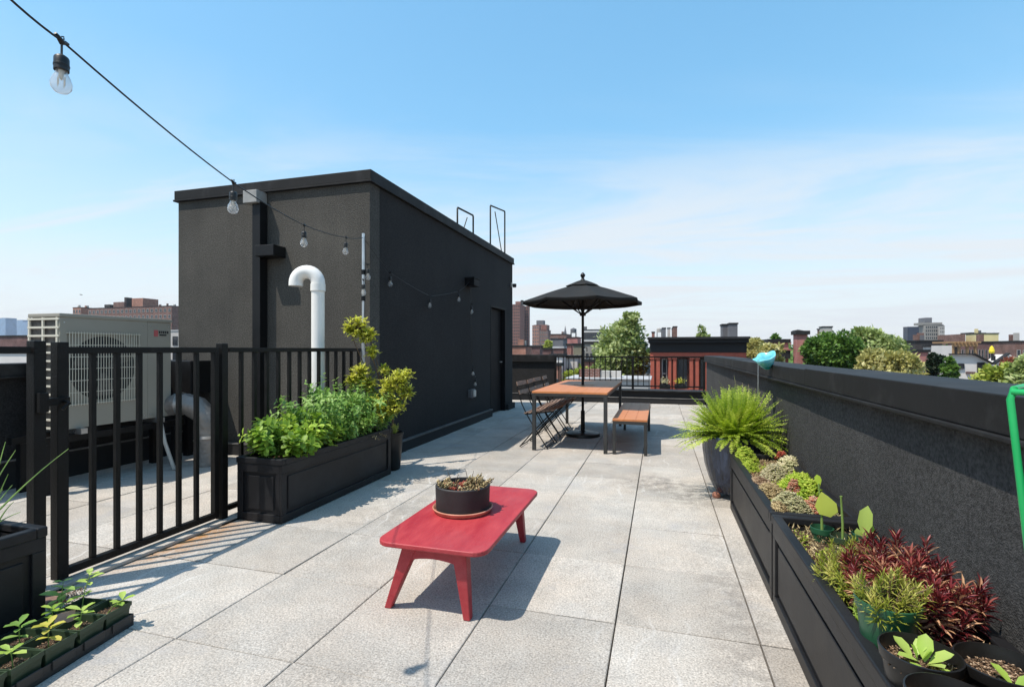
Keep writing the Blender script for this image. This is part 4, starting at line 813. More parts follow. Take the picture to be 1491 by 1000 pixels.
# ------------------------------------------------------------------ seedling tray
TR = Matrix.Translation((-2.298, 1.735, 0)) @ Matrix.Rotation(R(9.5), 4, 'Z')
TL, TWd = .80, .27
tr = empty('seedling_tray', (0, 0, 0), 'black plastic tray holding rows of green seedling pots at the lower left', 'tray')
mb = MB(); mb.box(-TWd, 0, -TL, 0, 0, .004); mb.box(-.004, 0, -TL, 0, .0045, .052); mb.box(-TWd, -TWd+.004, -TL, 0, .0045, .052); mb.box(-TWd+.0045, -.0045, -.004, 0, .0045, .052); mb.box(-TWd+.0045, -.0045, -TL, -TL+.004, .0045, .052)
mb.build('base', M['tray'], tr, bevel=.001)
mb = MB()
for k in range(6):
    y = -.066-k*.128; mb.box(.0005, .006, y-.045, y+.045, .02, .058)
mb.build('rib', M['tray'], tr, bevel=.003)
tr.matrix_world = TR
slab = ['seedling pot at the right end of the tray with a sprig leaning over its rim', 'green seedling pot in the outer row holding a seedling with pointed bright leaves', 'green seedling pot in the outer row holding a yellowing seedling', 'green seedling pot in the outer row with two upright rounded leaves, near the bottom edge', 'green seedling pot in the outer row cut by the bottom edge of the photo', 'outer row seedling pot beyond the bottom edge',
        'green seedling pot in the inner row with one tall stemmed seedling', 'inner row seedling pot with a bushy green seedling beside the pink tag', 'inner row seedling pot with a blue green seedling close to the planter', 'inner row seedling pot with a tiny sprout at the left edge', 'inner row seedling pot cut by the left edge', 'inner row seedling pot beyond the left edge']
def seedling_pot(col, row, label, height, nleaf, lm, leaf, lean=(0, 0)):
    t = empty('seedling_pot', (0, 0, 0), label, 'seedling pot', 'square green seedling pots in the tray'); w0, w1, H = .042, .058, .105
    mb = MB()
    def sq(w, z): return [(-w, -w, z), (w, -w, z), (w, w, z), (-w, w, z)]
    vs = sq(w0, 0)+sq(w1, H-.018)+sq(w1+.003, H-.018)+sq(w1+.0035, H)+sq(w1-.001, H)+sq(w0+.010, .02)
    fs = [(3, 2, 1, 0)]
    for r_ in range(5):
        for k in range(4): fs.append((r_*4+k, r_*4+(k+1) % 4, r_*4+4+(k+1) % 4, r_*4+4+k))
    mb.add(vs, fs); mb.build('pot', M['pot_olive'], t, recalc=False)
    z = H-.030; MB().box(-w1+.006, w1-.006, -w1+.006, w1-.006, z-.006, z).build('soil', M['soil'], t)
    chips(t, 0, 0, z, w1-.008, w1-.008, 260, .007, 'soil_chips', True, .004)
    if nleaf:
        P, D, U, Ln, Wd, T = [], [], [], [], [], []; top = Vector((lean[0], lean[1], z+height)); MB().tube([(0, 0, z), Vector((lean[0]*.4, lean[1]*.4, z+height*.6)), top], [.0022, .002, .0015], 6).build('stem', M['stem_green'], t, smooth=True)
        for k in range(nleaf):
            s = 1-.10*(k//2)-(.25 if k > 5 else 0); p = Vector((0, 0, z)).lerp(top, max(.3, s)); a = k*2.4+row; d = Vector((math.cos(a), math.sin(a), .45-.06*k)); P.append(p); D.append(d); U.append((0, 0, 1)); l = leaf*random.uniform(.7, 1.15); Ln.append(l); Wd.append(l*.5); T.append(random.uniform(.2, 1))
        leafmesh('foliage', P, D, U, Ln, Wd, T, lm, t, 'round', smooth=True)
    t.matrix_world = TR @ Matrix.Translation((-.066-.130*col, -.066-.128*row, .006)) @ Matrix.Rotation(R(random.uniform(-4, 4)), 4, 'Z')
spec = [(0, 0, .05, 7, 'seedling', .055, (.045, .03)), (0, 1, .075, 8, 'seedling', .06, (0, .01)), (0, 2, .085, 8, 'yellow', .055, (0, .0)), (0, 3, .06, 6, 'seedling', .055, (-.01, 0)), (0, 4, .05, 6, 'seedling', .05, (0, 0)), (0, 5, .05, 4, 'seedling', .05, (0, 0)),
        (1, 0, .15, 8, 'seedling', .065, (.01, .03)), (1, 1, .08, 11, 'basil', .05, (0, 0)), (1, 2, .08, 8, 'herb', .05, (0, 0)), (1, 3, .05, 5, 'seedling', .045, (0, 0)), (1, 4, .05, 5, 'herb', .045, (0, 0)), (1, 5, .05, 4, 'herb', .045, (0, 0))]
for k, (c, r_, h_, n_, lm_, lf, ln_) in enumerate(spec):
    if r_ < 5: seedling_pot(c, r_, slab[k], h_, n_, LM[lm_], lf, ln_)
bushy('seedling', 'blue green seedling with broad rounded leaves standing behind the tray against the planter', 'seedling', [((-2.56, 1.60, .03), (-2.55, 1.61, .22))], LM['herb'], .07, .6, M['stem_green'], 5, branch=1)
o = MB().add([tuple(TR @ Vector(p)) for p in ((-.155, -.225, .10), (-.105, -.185, .11), (-.10, -.18, .155), (-.15, -.22, .150), (-.1555, -.2243, .10), (-.1055, -.1843, .11), (-.1005, -.1793, .155), (-.1505, -.2193, .150))], [(0, 1, 2, 3), (7, 6, 5, 4), (0, 4, 5, 1), (1, 5, 6, 2), (2, 6, 7, 3), (3, 7, 4, 0)]).build('plant_tag', mat('tag_pink', (.50, .33, .28), .7), None); tag(o, 'blank faded pink plant tag stuck between the seedling pots', 'tag')
o = MB().prism([(-2.97, 1.66), (-2.86, 1.70), (-2.83, 1.80), (-2.90, 1.84), (-2.975, 1.80)], .002, .028).build('broken_brick', mat('brick_bit', (.20, .12, .09), .9, 0, .3, 20, .5, 60), None, bevel=.006); tag(o, 'broken brownish brick chip on the floor at the foot of the gate post', 'brick')
db = empty('dirt_pile', (-2.9, 1.74, 0), 'dark crumbs of dirt gathered by the gate post and planter corner', 'dirt'); db['kind'] = 'stuff'
chips(db, -2.88, 1.80, 0, .11, .12, 500, .010, 'dirt', False, .012)
# ------------------------------------------------------------------ fern
FC = Vector((.605, 4.66, 0))
fp = empty('potted_fern', FC, 'large bright green fern arching out of a tall ribbed dark blue glazed pot', 'potted plant')
prof = [(0, .045), (.13, .045), (.15, .055), (.20, .16), (.235, .28), (.250, .40), (.254, .49), (.262, .50), (.268, .515), (.262, .53), (.245, .53), (.235, .51), (.230, .47), (0, .47)]
MB().lathe(prof, FC, 96, ribs=30, amp=.018).build('pot', M['pot_blue'], fp, smooth=True)
for a in (200, 320, 80):
    MB().lathe([(0, 0), (.028, 0), (.034, .015), (.032, .035), (.02, .046), (0, .046)], FC+Vector((.155*math.cos(R(a)), .155*math.sin(R(a)), 0)), 14).build('pot_foot', M['terracotta'], fp, smooth=True)
def fronds(parent, c, n, lo, hi, lm, el0=12, el1=88, leaf=.026, seed=1):
    rnd = random.Random(seed); P, D, U, Ln, Wd, T = [], [], [], [], [], []; mb = MB()
    for k in range(n):
        a = rnd.uniform(0, 2*math.pi); el = R(rnd.uniform(el0, el1)); l = rnd.uniform(lo, hi)*(1.06-.06*math.sin(el)); tt = rnd.uniform(0, 1)
        b = c+Vector((.10*math.cos(a)*rnd.random(), .10*math.sin(a)*rnd.random(), 0)); p = b.copy(); d = Vector((math.cos(a)*math.cos(el), math.sin(a)*math.cos(el), math.sin(el))); pts = []
        m = 26
        for j in range(m):
            pts.append(p.copy()); p = p+d*(l/m); d = (d+Vector((0, 0, -.052*(1.25-math.sin(el))*l/.45))).normalized()
        mb.tube(pts[::5]+[pts[-1]], [.0022, .002, .0017, .0014, .001, .0008, .0006][:len(pts[::5])+1], 4, cap=False)
        for j in range(3, m):
            s = j/m; dr = (pts[min(j+1, m-1)]-pts[j-1]).normalized(); sd = dr.cross(Vector((0, 0, 1))); sd = sd.normalized() if sd.length > .1 else Vector((1, 0, 0)); nn = sd.cross(dr); lf = leaf*(math.sin(math.pi*min(1, (s*.9+.08)))**.6)*rnd.uniform(.8, 1.2)
            for sg in (-1, 1):
                for _ in range(2):
                    P.append(pts[j]+dr*rnd.uniform(0, l/m)); D.append(sd*sg+dr*rnd.uniform(.35, .8)+nn*rnd.uniform(-.45, .45)); U.append(nn); Ln.append(lf); Wd.append(lf*.26); T.append(min(1, max(0, tt*.7+.35*s+rnd.uniform(-.15, .15))))
    mb.build('stem', M['stem_green'], parent); return leafmesh('foliage', P, D, U, Ln, Wd, T, lm, parent, 'blade')
fronds(fp, FC+Vector((0, 0, .47)), 620, .30, .49, LM['fern'], el0=23, leaf=.030)
p2 = empty('potted_fern', (.74, 5.22, 0), 'smaller thin fern in a dark round pot half hidden behind the big blue pot', 'potted plant')
MB().lathe([(0, 0), (.15, 0), (.19, .20), (.20, .42), (.205, .44), (.19, .45), (.18, .41), (0, .41)], (.74, 5.22, 0), 36).build('pot', M['pot_black'], p2, smooth=True)
fronds(p2, Vector((.74, 5.22, .42)), 50, .26, .44, LM['herb'], 35, 88, .022, 5)
fronds(p2, Vector((.80, 5.18, .42)), 8, .5, .62, LM['dry'], 60, 80, .016, 8)
# teal glass lamp on a stake
sp_ = pt(1104, 600, 4.42); lt = empty('garden_stake', (sp_.x, sp_.y, .47), 'turquoise glass flower cup on a thin metal stake standing in the fern pot', 'ornament')
tz = pt(1104, 524, 4.42).z
MB().tube([(sp_.x, sp_.y, .42), (sp_.x, sp_.y, tz)], .006, 10).build('stake', M['galv'], lt, smooth=True)
mbv, mf = [], []; n = 36; prof = [(.0, -.02), (.02, -.015), (.045, .015), (.065, .055), (.080, .09)]
for i, (r_, z_) in enumerate(prof):
    r_ *= 1.2; z_ *= 1.1
    for k in range(n):
        t = 2*math.pi*k/n; q = 1+.08*math.sin(5*t+.5)*(i/4)**2; mbv.append((r_*q*math.cos(t), r_*.8*q*math.sin(t), z_+.006*math.sin(5*t)*(i/4)))
for i in range(4):
    for k in range(n): mf.append((i*n+k, i*n+(k+1) % n, (i+1)*n+(k+1) % n, (i+1)*n+k))
RM = Matrix.Translation((sp_.x+.075, sp_.y, tz-.055)) @ Matrix.Rotation(YAW, 4, 'Z') @ Matrix.Rotation(R(-24), 4, 'Y') @ Matrix.Rotation(R(16), 4, 'X')
o = MB().add([tuple(RM @ Vector(p)) for p in mbv], mf).build('cup', M['teal_glass'], lt, smooth=True, recalc=False); md = o.modifiers.new('thick', 'SOLIDIFY'); md.thickness = .004
mb = MB(); mb.add([tuple(RM @ (Vector((p[0]*1.03, p[1]*1.05, p[2]-.004)))) for p in mbv[n:3*n]], [(k, (k+1) % n, n+(k+1) % n, n+k) for k in range(n)]); mb.build('cup_base', M['teal_deep'], lt, smooth=True, recalc=False)
# ------------------------------------------------------------------ succulents in far right planter
def mound(label, u, v, r, lm, n, leaf, h, z=.40, name='succulent', tint=(0, 1)):
    c = ground(u, v, z+.03); c.x = min(max(c.x, .575), .885); c.y = min(max(c.y, 2.83), 4.25); t = empty(name, (c.x, c.y, z-.02), label, 'succulent'); P, D, U, Ln, Wd, T = [], [], [], [], [], []
    for k in range(int(n*1.35)):
        q = math.sqrt(random.random()); a = random.uniform(0, 6.283); x = c.x+r*1.2*q*math.cos(a); y = c.y+r*1.45*q*math.sin(a); x = min(max(x, .56), .90); zz_ = z-.01+h*1.25*(1-q*q)*random.uniform(.7, 1.1)+.012; tt = random.uniform(*tint)
        for j in range(7):
            a2 = j*.9+random.random(); P.append((x, y, zz_)); D.append((math.cos(a2), math.sin(a2), random.uniform(.3, 1.3))); U.append((0, 0, 1)); l = leaf*random.uniform(.7, 1.25); Ln.append(l); Wd.append(l*.6); T.append(min(1, max(0, tt+random.uniform(-.25, .25))))
    leafmesh('foliage', P, D, U, Ln, Wd, T, lm, t, 'fat'); return t
mound('bright lime stonecrop mound at the far end of the succulent planter', 1085, 668, .075, LM['lime'], 420, .016, .085)
mound('lime stonecrop spilling just inside the far outer rim of the succulent planter', 1092, 680, .05, LM['lime'], 160, .016, .05)
mound('tan dome shaped succulent cushion behind the lime stonecrop', 1128, 691, .075, LM['sedum_grey'], 520, .009, .075, tint=(.4, 1))
mound('striped green white succulent rosettes near the wall at the far end', 1150, 678, .06, LM['sedum_grey'], 90, .034, .06)
mound('dark red succulent in the far corner by the wall', 1142, 667, .035, LM['sedum_red'], 50, .02, .06, tint=(0, .2))
mound('brownish dried succulent along the outer rim', 1106, 704, .075, LM['dry'], 300, .016, .045)
mound('mossy tan and green succulent in the middle of the outer side', 1122, 716, .07, LM['sedum'], 300, .014, .055)
mound('fresh lime green succulent band across the middle of the planter', 1165, 706, .085, LM['lime'], 190, .030, .065)
mound('grey green feathery succulent near the planter divider', 1150, 738, .085, LM['sedum_grey'], 460, .014, .075, tint=(0, .7))
mound('coral pink succulent cluster on top of the grey green one', 1156, 716, .032, LM['sedum_red'], 110, .014, .075, tint=(.3, .9))
mound('reddish brown succulent near the wall by the divider', 1188, 735, .06, LM['sedum_red'], 130, .016, .045, tint=(.3, 1))
mound('pale green succulent at the inner near corner of the planter', 1178, 722, .05, LM['lime'], 60, .03, .08)
mound('yellow brown succulent at the outer near corner of the planter', 1130, 744, .05, LM['sedum'], 160, .018, .05)
gf = empty('ground_cover', (.725, 3.5, .385), 'tangled low succulent stems and dry leaves covering the soil of the far right planter', 'ground cover'); gf['kind'] = 'stuff'
for (lm_, nn, sz, tpl_) in (('sedum', 3000, .016, 'fat'), ('dry', 2200, .020, 'leaf'), ('sedum_red', 700, .014, 'fat'), ('lime', 2400, .018, 'fat'), ('sedum_grey', 1800, .014, 'fat')):
    cx_ = RNG.uniform(.58, .87, 26); cy_ = RNG.uniform(2.85, 4.22, 26); k_ = RNG.integers(0, 26, nn); Pn = np.stack([np.clip(cx_[k_]+RNG.normal(0, .035, nn), .57, .885), np.clip(cy_[k_]+RNG.normal(0, .05, nn), 2.82, 4.25), RNG.uniform(.383, .412, nn)], 1)
    leafmesh('foliage', Pn, rdir(nn, -.1, 1), rdir(nn), RNG.uniform(.6, 1.3, nn)*sz, RNG.uniform(.3, .6, nn)*sz, RNG.uniform(0, 1, nn), LM[lm_], gf, tpl_)
# ------------------------------------------------------------------ nursery pots in the near right planter
def npot(name, label, c, r, h, mt, lip=True, soil=True, cat='potted plant', group=None):
    t = empty(name, c, label, cat, group); z1 = h
    MB().lathe([(0, 0), (r*.74, 0), (r*.76, .004), (r*.93, z1-.026), (r*1.0, z1-.024), (r*1.03, z1-.004), (r*1.03, z1), (r*.985, z1+.001), (r*.955, z1-.012), (r*.90, z1-.030), (r*.80, z1*.35), (0, z1*.35)], c, 40).build('pot', mt, t, smooth=True)
    if soil:
        mb = MB().lathe([(0, z1-.032), (r*.90, z1-.036)], c, 24); mb.build('soil', M['soil'], t); chips(t, c[0], c[1], c[2]+z1-.035, r*.86, r*.86, int(9000*r), .0095, 'soil_chips', False, .006)
    return t
def seedling(parent, c, lm, specs, N0=None):
    P, D, U, Ln, Wd, T = [], [], [], [], [], []
    for (dx, dy, dz, ax, ay, az, l, w_, tt) in specs:
        P.append((c[0]+dx, c[1]+dy, c[2]+dz)); D.append((ax, ay, az)); U.append(N0 or (-ax*.5, -ay*.5, 1)); Ln.append(l); Wd.append(w_); T.append(tt)
    return leafmesh('foliage', P, D, U, Ln, Wd, T, lm, parent, 'round', smooth=True)
b1 = (.602, 1.45, .390); t = npot('nursery_pot', 'round black nursery pot with a bright lettuce seedling, left of its pair at lower right', b1, .081, .135, M['pot_black'], group='round black nursery pots')
seedling(t, (b1[0]+.0, b1[1], b1[2]+.108), LM['seedling'], [(-.005, .0, .004, -.3, .2, 1.4, .035, .022, .5), (.006, .004, .002, .5, -.3, 1.3, .04, .026, .75), (-.01, .01, 0, -.6, .7, .9, .055, .036, .8), (0, 0, 0, -.9, -.1, .35, .05, .030, .7), (.01, .0, 0, .25, .5, 1.2, .065, .036, .6), (.015, -.005, 0, .9, -.1, .8, .06, .045, .9), (.01, -.01, .0, .3, -.8, .5, .05, .036, 1), (.03, -.02, 0, .6, -.5, .1, .028, .018, .7), (-.01, -.01, 0, -.4, -.7, .2, .035, .024, .5), (0, .01, .01, .5, .6, .9, .045, .03, .8)])
b2 = (.775, 1.470, .372); t = npot('nursery_pot', 'round black nursery pot with a small seedling beside the wall, cut by the right edge', b2, .088, .140, M['pot_black'], group='round black nursery pots')
seedling(t, (b2[0]+.0, b2[1]-.04, b2[2]+.108), LM['seedling'], [(0, 0, 0, -.5, .7, .8, .055, .026, .5), (0, 0, 0, .9, .2, .6, .055, .03, .3), (0, 0, 0, -.8, -.4, .35, .06, .032, .4), (0, 0, 0, .3, -.8, .4, .05, .03, .7)])
b3 = (.582, 1.262, .392); t = npot('nursery_pot', 'round black nursery pot with a bare stub at the bottom edge of the photo', b3, .080, .140, M['pot_black'], group='round black nursery pots')
MB().tube([(b3[0]-.05, b3[1]+.02, b3[2]+.10), (b3[0]-.052, b3[1]+.022, b3[2]+.135)], [.003, .002], 6).build('stem', M['stem_brown'], t)
g1 = (.612, 1.66, .385); t = npot('nursery_pot', 'large green plastic nursery pot of narrow leaved golden green foliage', g1, .077, .165, M['pot_green'])
def spiky(parent, base, n, rad, hmin, hmax, lm, leaf, ratio, per, spread=.6, tint=(0, 1), tpl='blade', up=.9, stem=None, tail=None, sq=1.0):
    P, D, U, Ln, Wd, T = [], [], [], [], [], []; mb = MB()
    for k in range(n):
        q = math.sqrt(random.random()); a = random.uniform(0, 6.283); b = Vector((base[0]+.3*rad*q*math.cos(a), base[1]+.3*rad*q*math.sin(a)*sq, base[2])); h = random.uniform(hmin, hmax)*(1-.35*q*q)
        tip = Vector((base[0]+rad*q*math.cos(a), base[1]+rad*q*math.sin(a)*sq, base[2]+h)); mb.tube([b, b.lerp(tip, .5)+Vector((0, 0, .02)), tip], [.0025, .002, .0015], 5, cap=False); ax = (tip-b).normalized()*.5+Vector((0, 0, .5)); ax.normalize(); tt = random.uniform(*tint)
        for j in range(per):
            s = j/per; a2 = j*2.4+random.random()*.6; e1 = ax.cross(Vector((.3, .1, .9))).normalized(); e2 = ax.cross(e1); out = e1*math.cos(a2)+e2*math.sin(a2)
            P.append(tip-ax*(leaf*1.9)*(1-s)+out*.002); D.append(out*(1.0-.65*s)+ax*(.25+up*s)+Vector((0, 0, -.15*(1-s)))); U.append(ax); l = leaf*random.uniform(.75, 1.2)*(1.05-.3*s); Ln.append(l); Wd.append(l*ratio); tv = tt+.25*(s-.5)+random.uniform(-.15, .15); 
            if tail and random.random() < tail*(1-s): tv = random.uniform(.8, 1)
            T.append(min(1, max(0, tv)))
    mb.build('stem', stem or M['stem_brown'], parent, smooth=True); return leafmesh('foliage', P, D, U, Ln, Wd, T, lm, parent, tpl)
spiky(t, (g1[0], g1[1], g1[2]+.13), 46, .095, .05, .13, LM['needle'], .030, .16, 26)
nd = empty('rosemary_like_shrub', (.645, 1.98, .38), 'narrow leaved golden green shrub between the red leaved bush and the small green pots', 'plant')
spiky(nd, (.665, 2.02, .38), 95, .135, .09, .21, LM['needle'], .030, .16, 26, sq=1.3)
rb_ = empty('red_leaved_shrub', (.74, 1.88, .38), 'dense burgundy red leaved bush with cream streaked lower leaves against the wall', 'shrub')
spiky(rb_, (.745, 1.86, .38), 125, .165, .13, .29, LM['red'], .046, .22, 26, tint=(.05, .62), tpl='leaf', tail=.46, sq=1.35)
rb2 = empty('red_leaved_shrub', (.60, 2.05, .38), 'small dark red leaved sprigs at the outer rim beside the golden green shrub', 'shrub')
spiky(rb2, (.625, 2.10, .38), 20, .07, .06, .14, LM['red'], .034, .2, 20, tint=(0, .4), tpl='leaf', tail=.3)
rm2 = empty('silver_herb', (.575, 2.0, .39), 'pale green herb sprigs hanging over the outer rim of the near right planter', 'herb')
spiky(rm2, (.605, 1.98, .40), 34, .065, .03, .09, LM['seedling'], .024, .3, 16, tpl='leaf', sq=3.2)
lf2 = empty('leafy_weed', (.575, 1.72, .385), 'small glossy green leaves growing between the green pot and the planter rim', 'plant')
spiky(lf2, (.600, 1.74, .385), 18, .045, .03, .09, LM['basil'], .028, .35, 11, tpl='leaf', sq=2.4)
dl = empty('dried_leaves', (.83, 1.60, .38), 'pale dried leaves lying between the red bush and the black pots', 'leaves'); dl['kind'] = 'stuff'
Pn = np.stack([RNG.uniform(.70, .90, 160), RNG.uniform(1.54, 1.72, 160), RNG.uniform(.385, .43, 160)], 1); leafmesh('leaf_litter', Pn, rdir(160, -.2, .4), rdir(160), RNG.uniform(.02, .05, 160), RNG.uniform(.008, .014, 160), RNG.uniform(0, 1, 160), LM['dry'], dl, 'leaf')
# small green pots with sprouts
for (u, v, lab, kind) in ((1197, 772, 'small round green pot with a tall stem and one broad hanging leaf', 0), (1227, 785, 'small round dark pot with a single bare upright stalk', 1), (1264, 782, 'small round green pot with one thick upright paddle shaped leaf', 2)):
    c = ground(u, v, .43); c.z = .367; c.x = min(c.x, .86); t = npot('small_pot', lab, tuple(c), .046, .078, M['pot_green'] if kind != 1 else M['pot_olive'], group=None)
    top = Vector((c.x, c.y, .367+.05))
    if kind == 0:
        MB().tube([top, top+Vector((-.002, .0, .10)), top+Vector((-.014, .0, .225))], [.006, .005, .0035], 8).build('stem', M['stem_green'], t, smooth=True)
        seedling(t, (top.x-.008, top.y, top.z+.155), LM["lime"], [(.004, -.004, 0.035, .25, -.2, -.95, .115, .095, .9), (0, 0, .06, -.25, .2, 1, .05, .03, .3)], N0=(-.5, -.75, .6))
    elif kind == 1: MB().tube([top, top+Vector((.0, 0, .08)), top+Vector((-.006, 0, .19)), top+Vector((-.006, 0, .20))], [.0055, .005, .0042, .0058], 8).build('stem', M['stem_green'], t, smooth=True)
    else:
        seedling(t, (top.x, top.y, top.z), LM['seedling'], [(0, 0, .0, .04, -.05, 1, .150, .062, .8), (.012, 0, -.01, .25, .1, 1, .08, .035, .5), (-.012, .004, -.01, -.3, -.1, 1, .06, .03, .9)], N0=(-.5, -.75, .5))
wd = empty('weed_sprigs', (.70, 2.5, .385), 'tangle of small brown and green sprigs covering the soil near the divider', 'plants'); wd['kind'] = 'stuff'
nn_ = 900; Pn = np.stack([RNG.uniform(.575, .88, nn_), RNG.uniform(2.05, 2.68, nn_), RNG.uniform(.385, .42, nn_)], 1); leafmesh('sprigs', Pn, rdir(nn_, 0, 1), rdir(nn_), RNG.uniform(.012, .035, nn_), RNG.uniform(.003, .006, nn_), RNG.uniform(0, 1, nn_), LM['sedum'], wd, 'blade')
# green plastic plant support
ga, gb = pt(1471, 566, .98), pt(1540, 556, 1.10); foot = pt(1536, 1085, 1.0); foot.z = .40
gs = empty('plant_support', (foot.x, foot.y, .39), 'bright green plastic plant support hoop rising at the right edge of the photo', 'plant support')
gc = pt(1560, 572, .9); f2 = gc.copy(); f2.z = .40; f2.x = min(f2.x, .88)
MB().tube([foot, foot.lerp(ga, .5), ga-Vector((0, 0, .02)), ga+Vector((.006, 0, 0)), ga.lerp(gb, .5)+Vector((0, 0, .002)), gb], .0062, 10).build('hoop', M['green_plastic'], gs, smooth=True)
MB().tube([ga+Vector((.004, 0, -.006)), ga.lerp(gc, .4)+Vector((0, 0, -.004)), gc, f2], .0062, 10).build('hoop', M['green_plastic'], gs, smooth=True)
lw = empty('leafy_weeds', (.66, 2.45, .385), 'low bright green weeds scattered over the soil behind the golden green shrub', 'plants'); lw['kind'] = 'stuff'
for (x_, y_) in ((.60, 2.55), (.64, 2.30), (.585, 2.36), (.72, 2.62), (.80, 2.58), (.70, 2.40)): spiky(lw, (x_, y_, .385), 7, .045, .015, .05, LM['lime'], .020, .4, 9, tpl='round')
# ================================================================== THE CITY
GZ = -12.0
tag(MB().box(-4000, 4000, -1500, 6000, GZ-1, GZ).build('ground', mat('ground', (.10, .10, .095), .95, 0, .3, .02)), kind='structure')
for k, (x0, x1, y0, y1) in enumerate(((-60, 80, 15.5, 23.5), (-60, 80, 62, 70), (12, 20, -60, 400))):
    tag(MB().box(x0, x1, y0, y1, GZ+.004+.004*k, GZ+.006+.004*k).build('road', mat('road', (.05, .05, .052), .95, 0, .2, .5)), kind='structure')
def brick(n, c, k=1.25, **kw): return brickmat(n, c, tuple(min(1, x*k) for x in c), **kw)
BK = {'brown': brick('brick_brown', (.13, .050, .036)), 'red': brick('brick_red', (.24, .075, .055)), 'maroon': brick('brick_maroon', (.10, .030, .028)), 'orange': brick('brick_orange', (.30, .12, .075)),
      'tower': brick('brick_tower', (.20, .085, .062), mortar=(.2, .1, .08)), 'pink': brick('brick_pink', (.38, .13, .115)), 'dark': mat('wall_dark', (.035, .03, .03), .9, 0, .3, .5), 'navy': mat('wall_navy', (.018, .024, .045), .4, 0, .3, .3),
      'grey': mat('wall_grey', (.25, .235, .21), .9, 0, .15, .5), 'white': mat('wall_white', (.60, .57, .54), .85, 0, .06, .5), 'yellow': mat('wall_yellow', (.62, .52, .27), .85, 0, .08, .3), 'olive': mat('wall_olive', (.20, .19, .14), .9, 0, .15, .5),
      'blue': mat('wall_haze_blue', (.16, .27, .42), .35, 0, .2, .05), 'concrete': mat('wall_concrete', (.38, .36, .33), .9, 0, .15, .3), 'slate': mat('wall_slate', (.12, .12, .13), .8, 0, .2, .5), 'pale': mat('wall_pale', (.48, .45, .42), .9, 0, .15, .4)}  # blue: distance haze put into the wall colour of the far towers
WM = {}
def winmesh(w_, h_, frame, sill=True, bars=1):
    key = (round(w_, 2), round(h_, 2), frame, bars)
    if key in WM: return WM[key]
    mb = MB(); f = min(.09, w_*.1); d = .07
    mb.box(-w_/2, w_/2, -.02, 0, -h_/2, h_/2)
    mb.mat(1); mb.box(-w_/2-f, -w_/2, -d, 0, -h_/2-f, h_/2+f); mb.box(w_/2, w_/2+f, -d, 0, -h_/2-f, h_/2+f); mb.box(-w_/2, w_/2, -d, 0, h_/2, h_/2+f*1.4); mb.box(-w_/2, w_/2, -d*1.6, 0, -h_/2-f*1.2, -h_/2)
    if bars: mb.box(-w_/2, w_/2, -.05, -.0205, -f*.3, f*.3)
    me = bpy.data.meshes.new('window'); me.from_pydata(mb.v, [], mb.f); me.polygons.foreach_set('material_index', mb.m); me.update(); me.materials.append(M['win_glass']); me.materials.append(M[frame]); WM[key] = me; return me
def window(root, x, y, z, w_, h_, frame='win_frame', side=False, bars=1):
    o = bpy.data.objects.new('window', winmesh(w_, h_, frame, bars=bars)); COL.objects.link(o); o.parent = root; o.location = Vector((x, y, z))-root.location
    if side: o.rotation_euler = (0, 0, R(side))
def block(name, label, cat, u0, u1, vt, Y, dep, wall, roof=None, wins=None, sidewins=None, group=None, par=.5, zb=GZ, extra=None):
    wpx_ = u1-u0; a, b = onY(u0, vt, Y), onY(u1, vt, Y)
    if u0 > 975 and Y > 25: a = onY(u0+.28*wpx_, vt, Y); dep = onX(u0, vt, a.x).y-Y
    elif u1 < 945 and Y > 25 and u0 > 300: b = onY(u1-.25*wpx_, vt, Y); dep = onX(u1, vt, b.x).y-Y
    x0, x1 = a.x, b.x; zt = (a.z+b.z)/2
    t = empty(name, ((x0+x1)/2, Y+dep/2, zb), label, cat, group)
    MB().box(x0, x1, Y, Y+dep, zb, zt).build('wall', BK[wall], t)
    r_ = MB().box(x0-.12, x1+.12, Y-.12, Y+dep+.12, zt+.002, zt+par*.5).build('roof', roof or M['roof_dark'], t)
    if Y < 240 and x1-x0 > 2.5:
        rc = random.Random(int(u0*7+Y)); 
        for k in range(rc.randint(2, 4)):
            cx_ = rc.uniform(x0+.6, x1-.6); cw = rc.uniform(.25, .5); ch_ = rc.uniform(.5, 1.3)*(1 if Y > 60 else .35); cy_ = Y+rc.uniform(.3, .7)*min(dep, 6)
            MB().box(cx_-cw, cx_+cw, cy_-.3, cy_+.3, zt+par*.5+.002, zt+par*.5+ch_).build('chimney', rc.choice([BK['brown'], BK['slate'], BK['concrete'], BK[wall]]), t)
    if wins:
        cols, rows, fh, ww, wh, frame = wins; ww = min(ww, .5*(x1-x0)/cols); top = zt-fh*.62
        for r in range(rows):
            for c in range(cols): window(t, x0+(x1-x0)*(c+.5)/cols, Y-.002, top-r*fh, ww, wh, frame)
    if sidewins:
        cols, rows, fh, ww, wh, frame = sidewins; top = zt-fh*.62; right = (x0+x1)/2 < 0 or True
        sx = x1 if (x0+x1)/2 < Y*math.tan(0) else x0
        for r in range(rows):
            for c in range(cols): window(t, sx+(.002 if sx == x1 else -.002), Y+dep*(c+.5)/cols, top-r*fh, ww, wh, frame, side=90 if sx == x1 else -90)
    return t, x0, x1, zt
def addbox(t, u0, u1, vt, vb, Y, dep, m, name='roof_house'):
    a, b = onY(u0, vt, Y), onY(u1, vb, Y); return MB().box(a.x, b.x, Y, Y+dep, b.z, a.z).build(name, m, t)
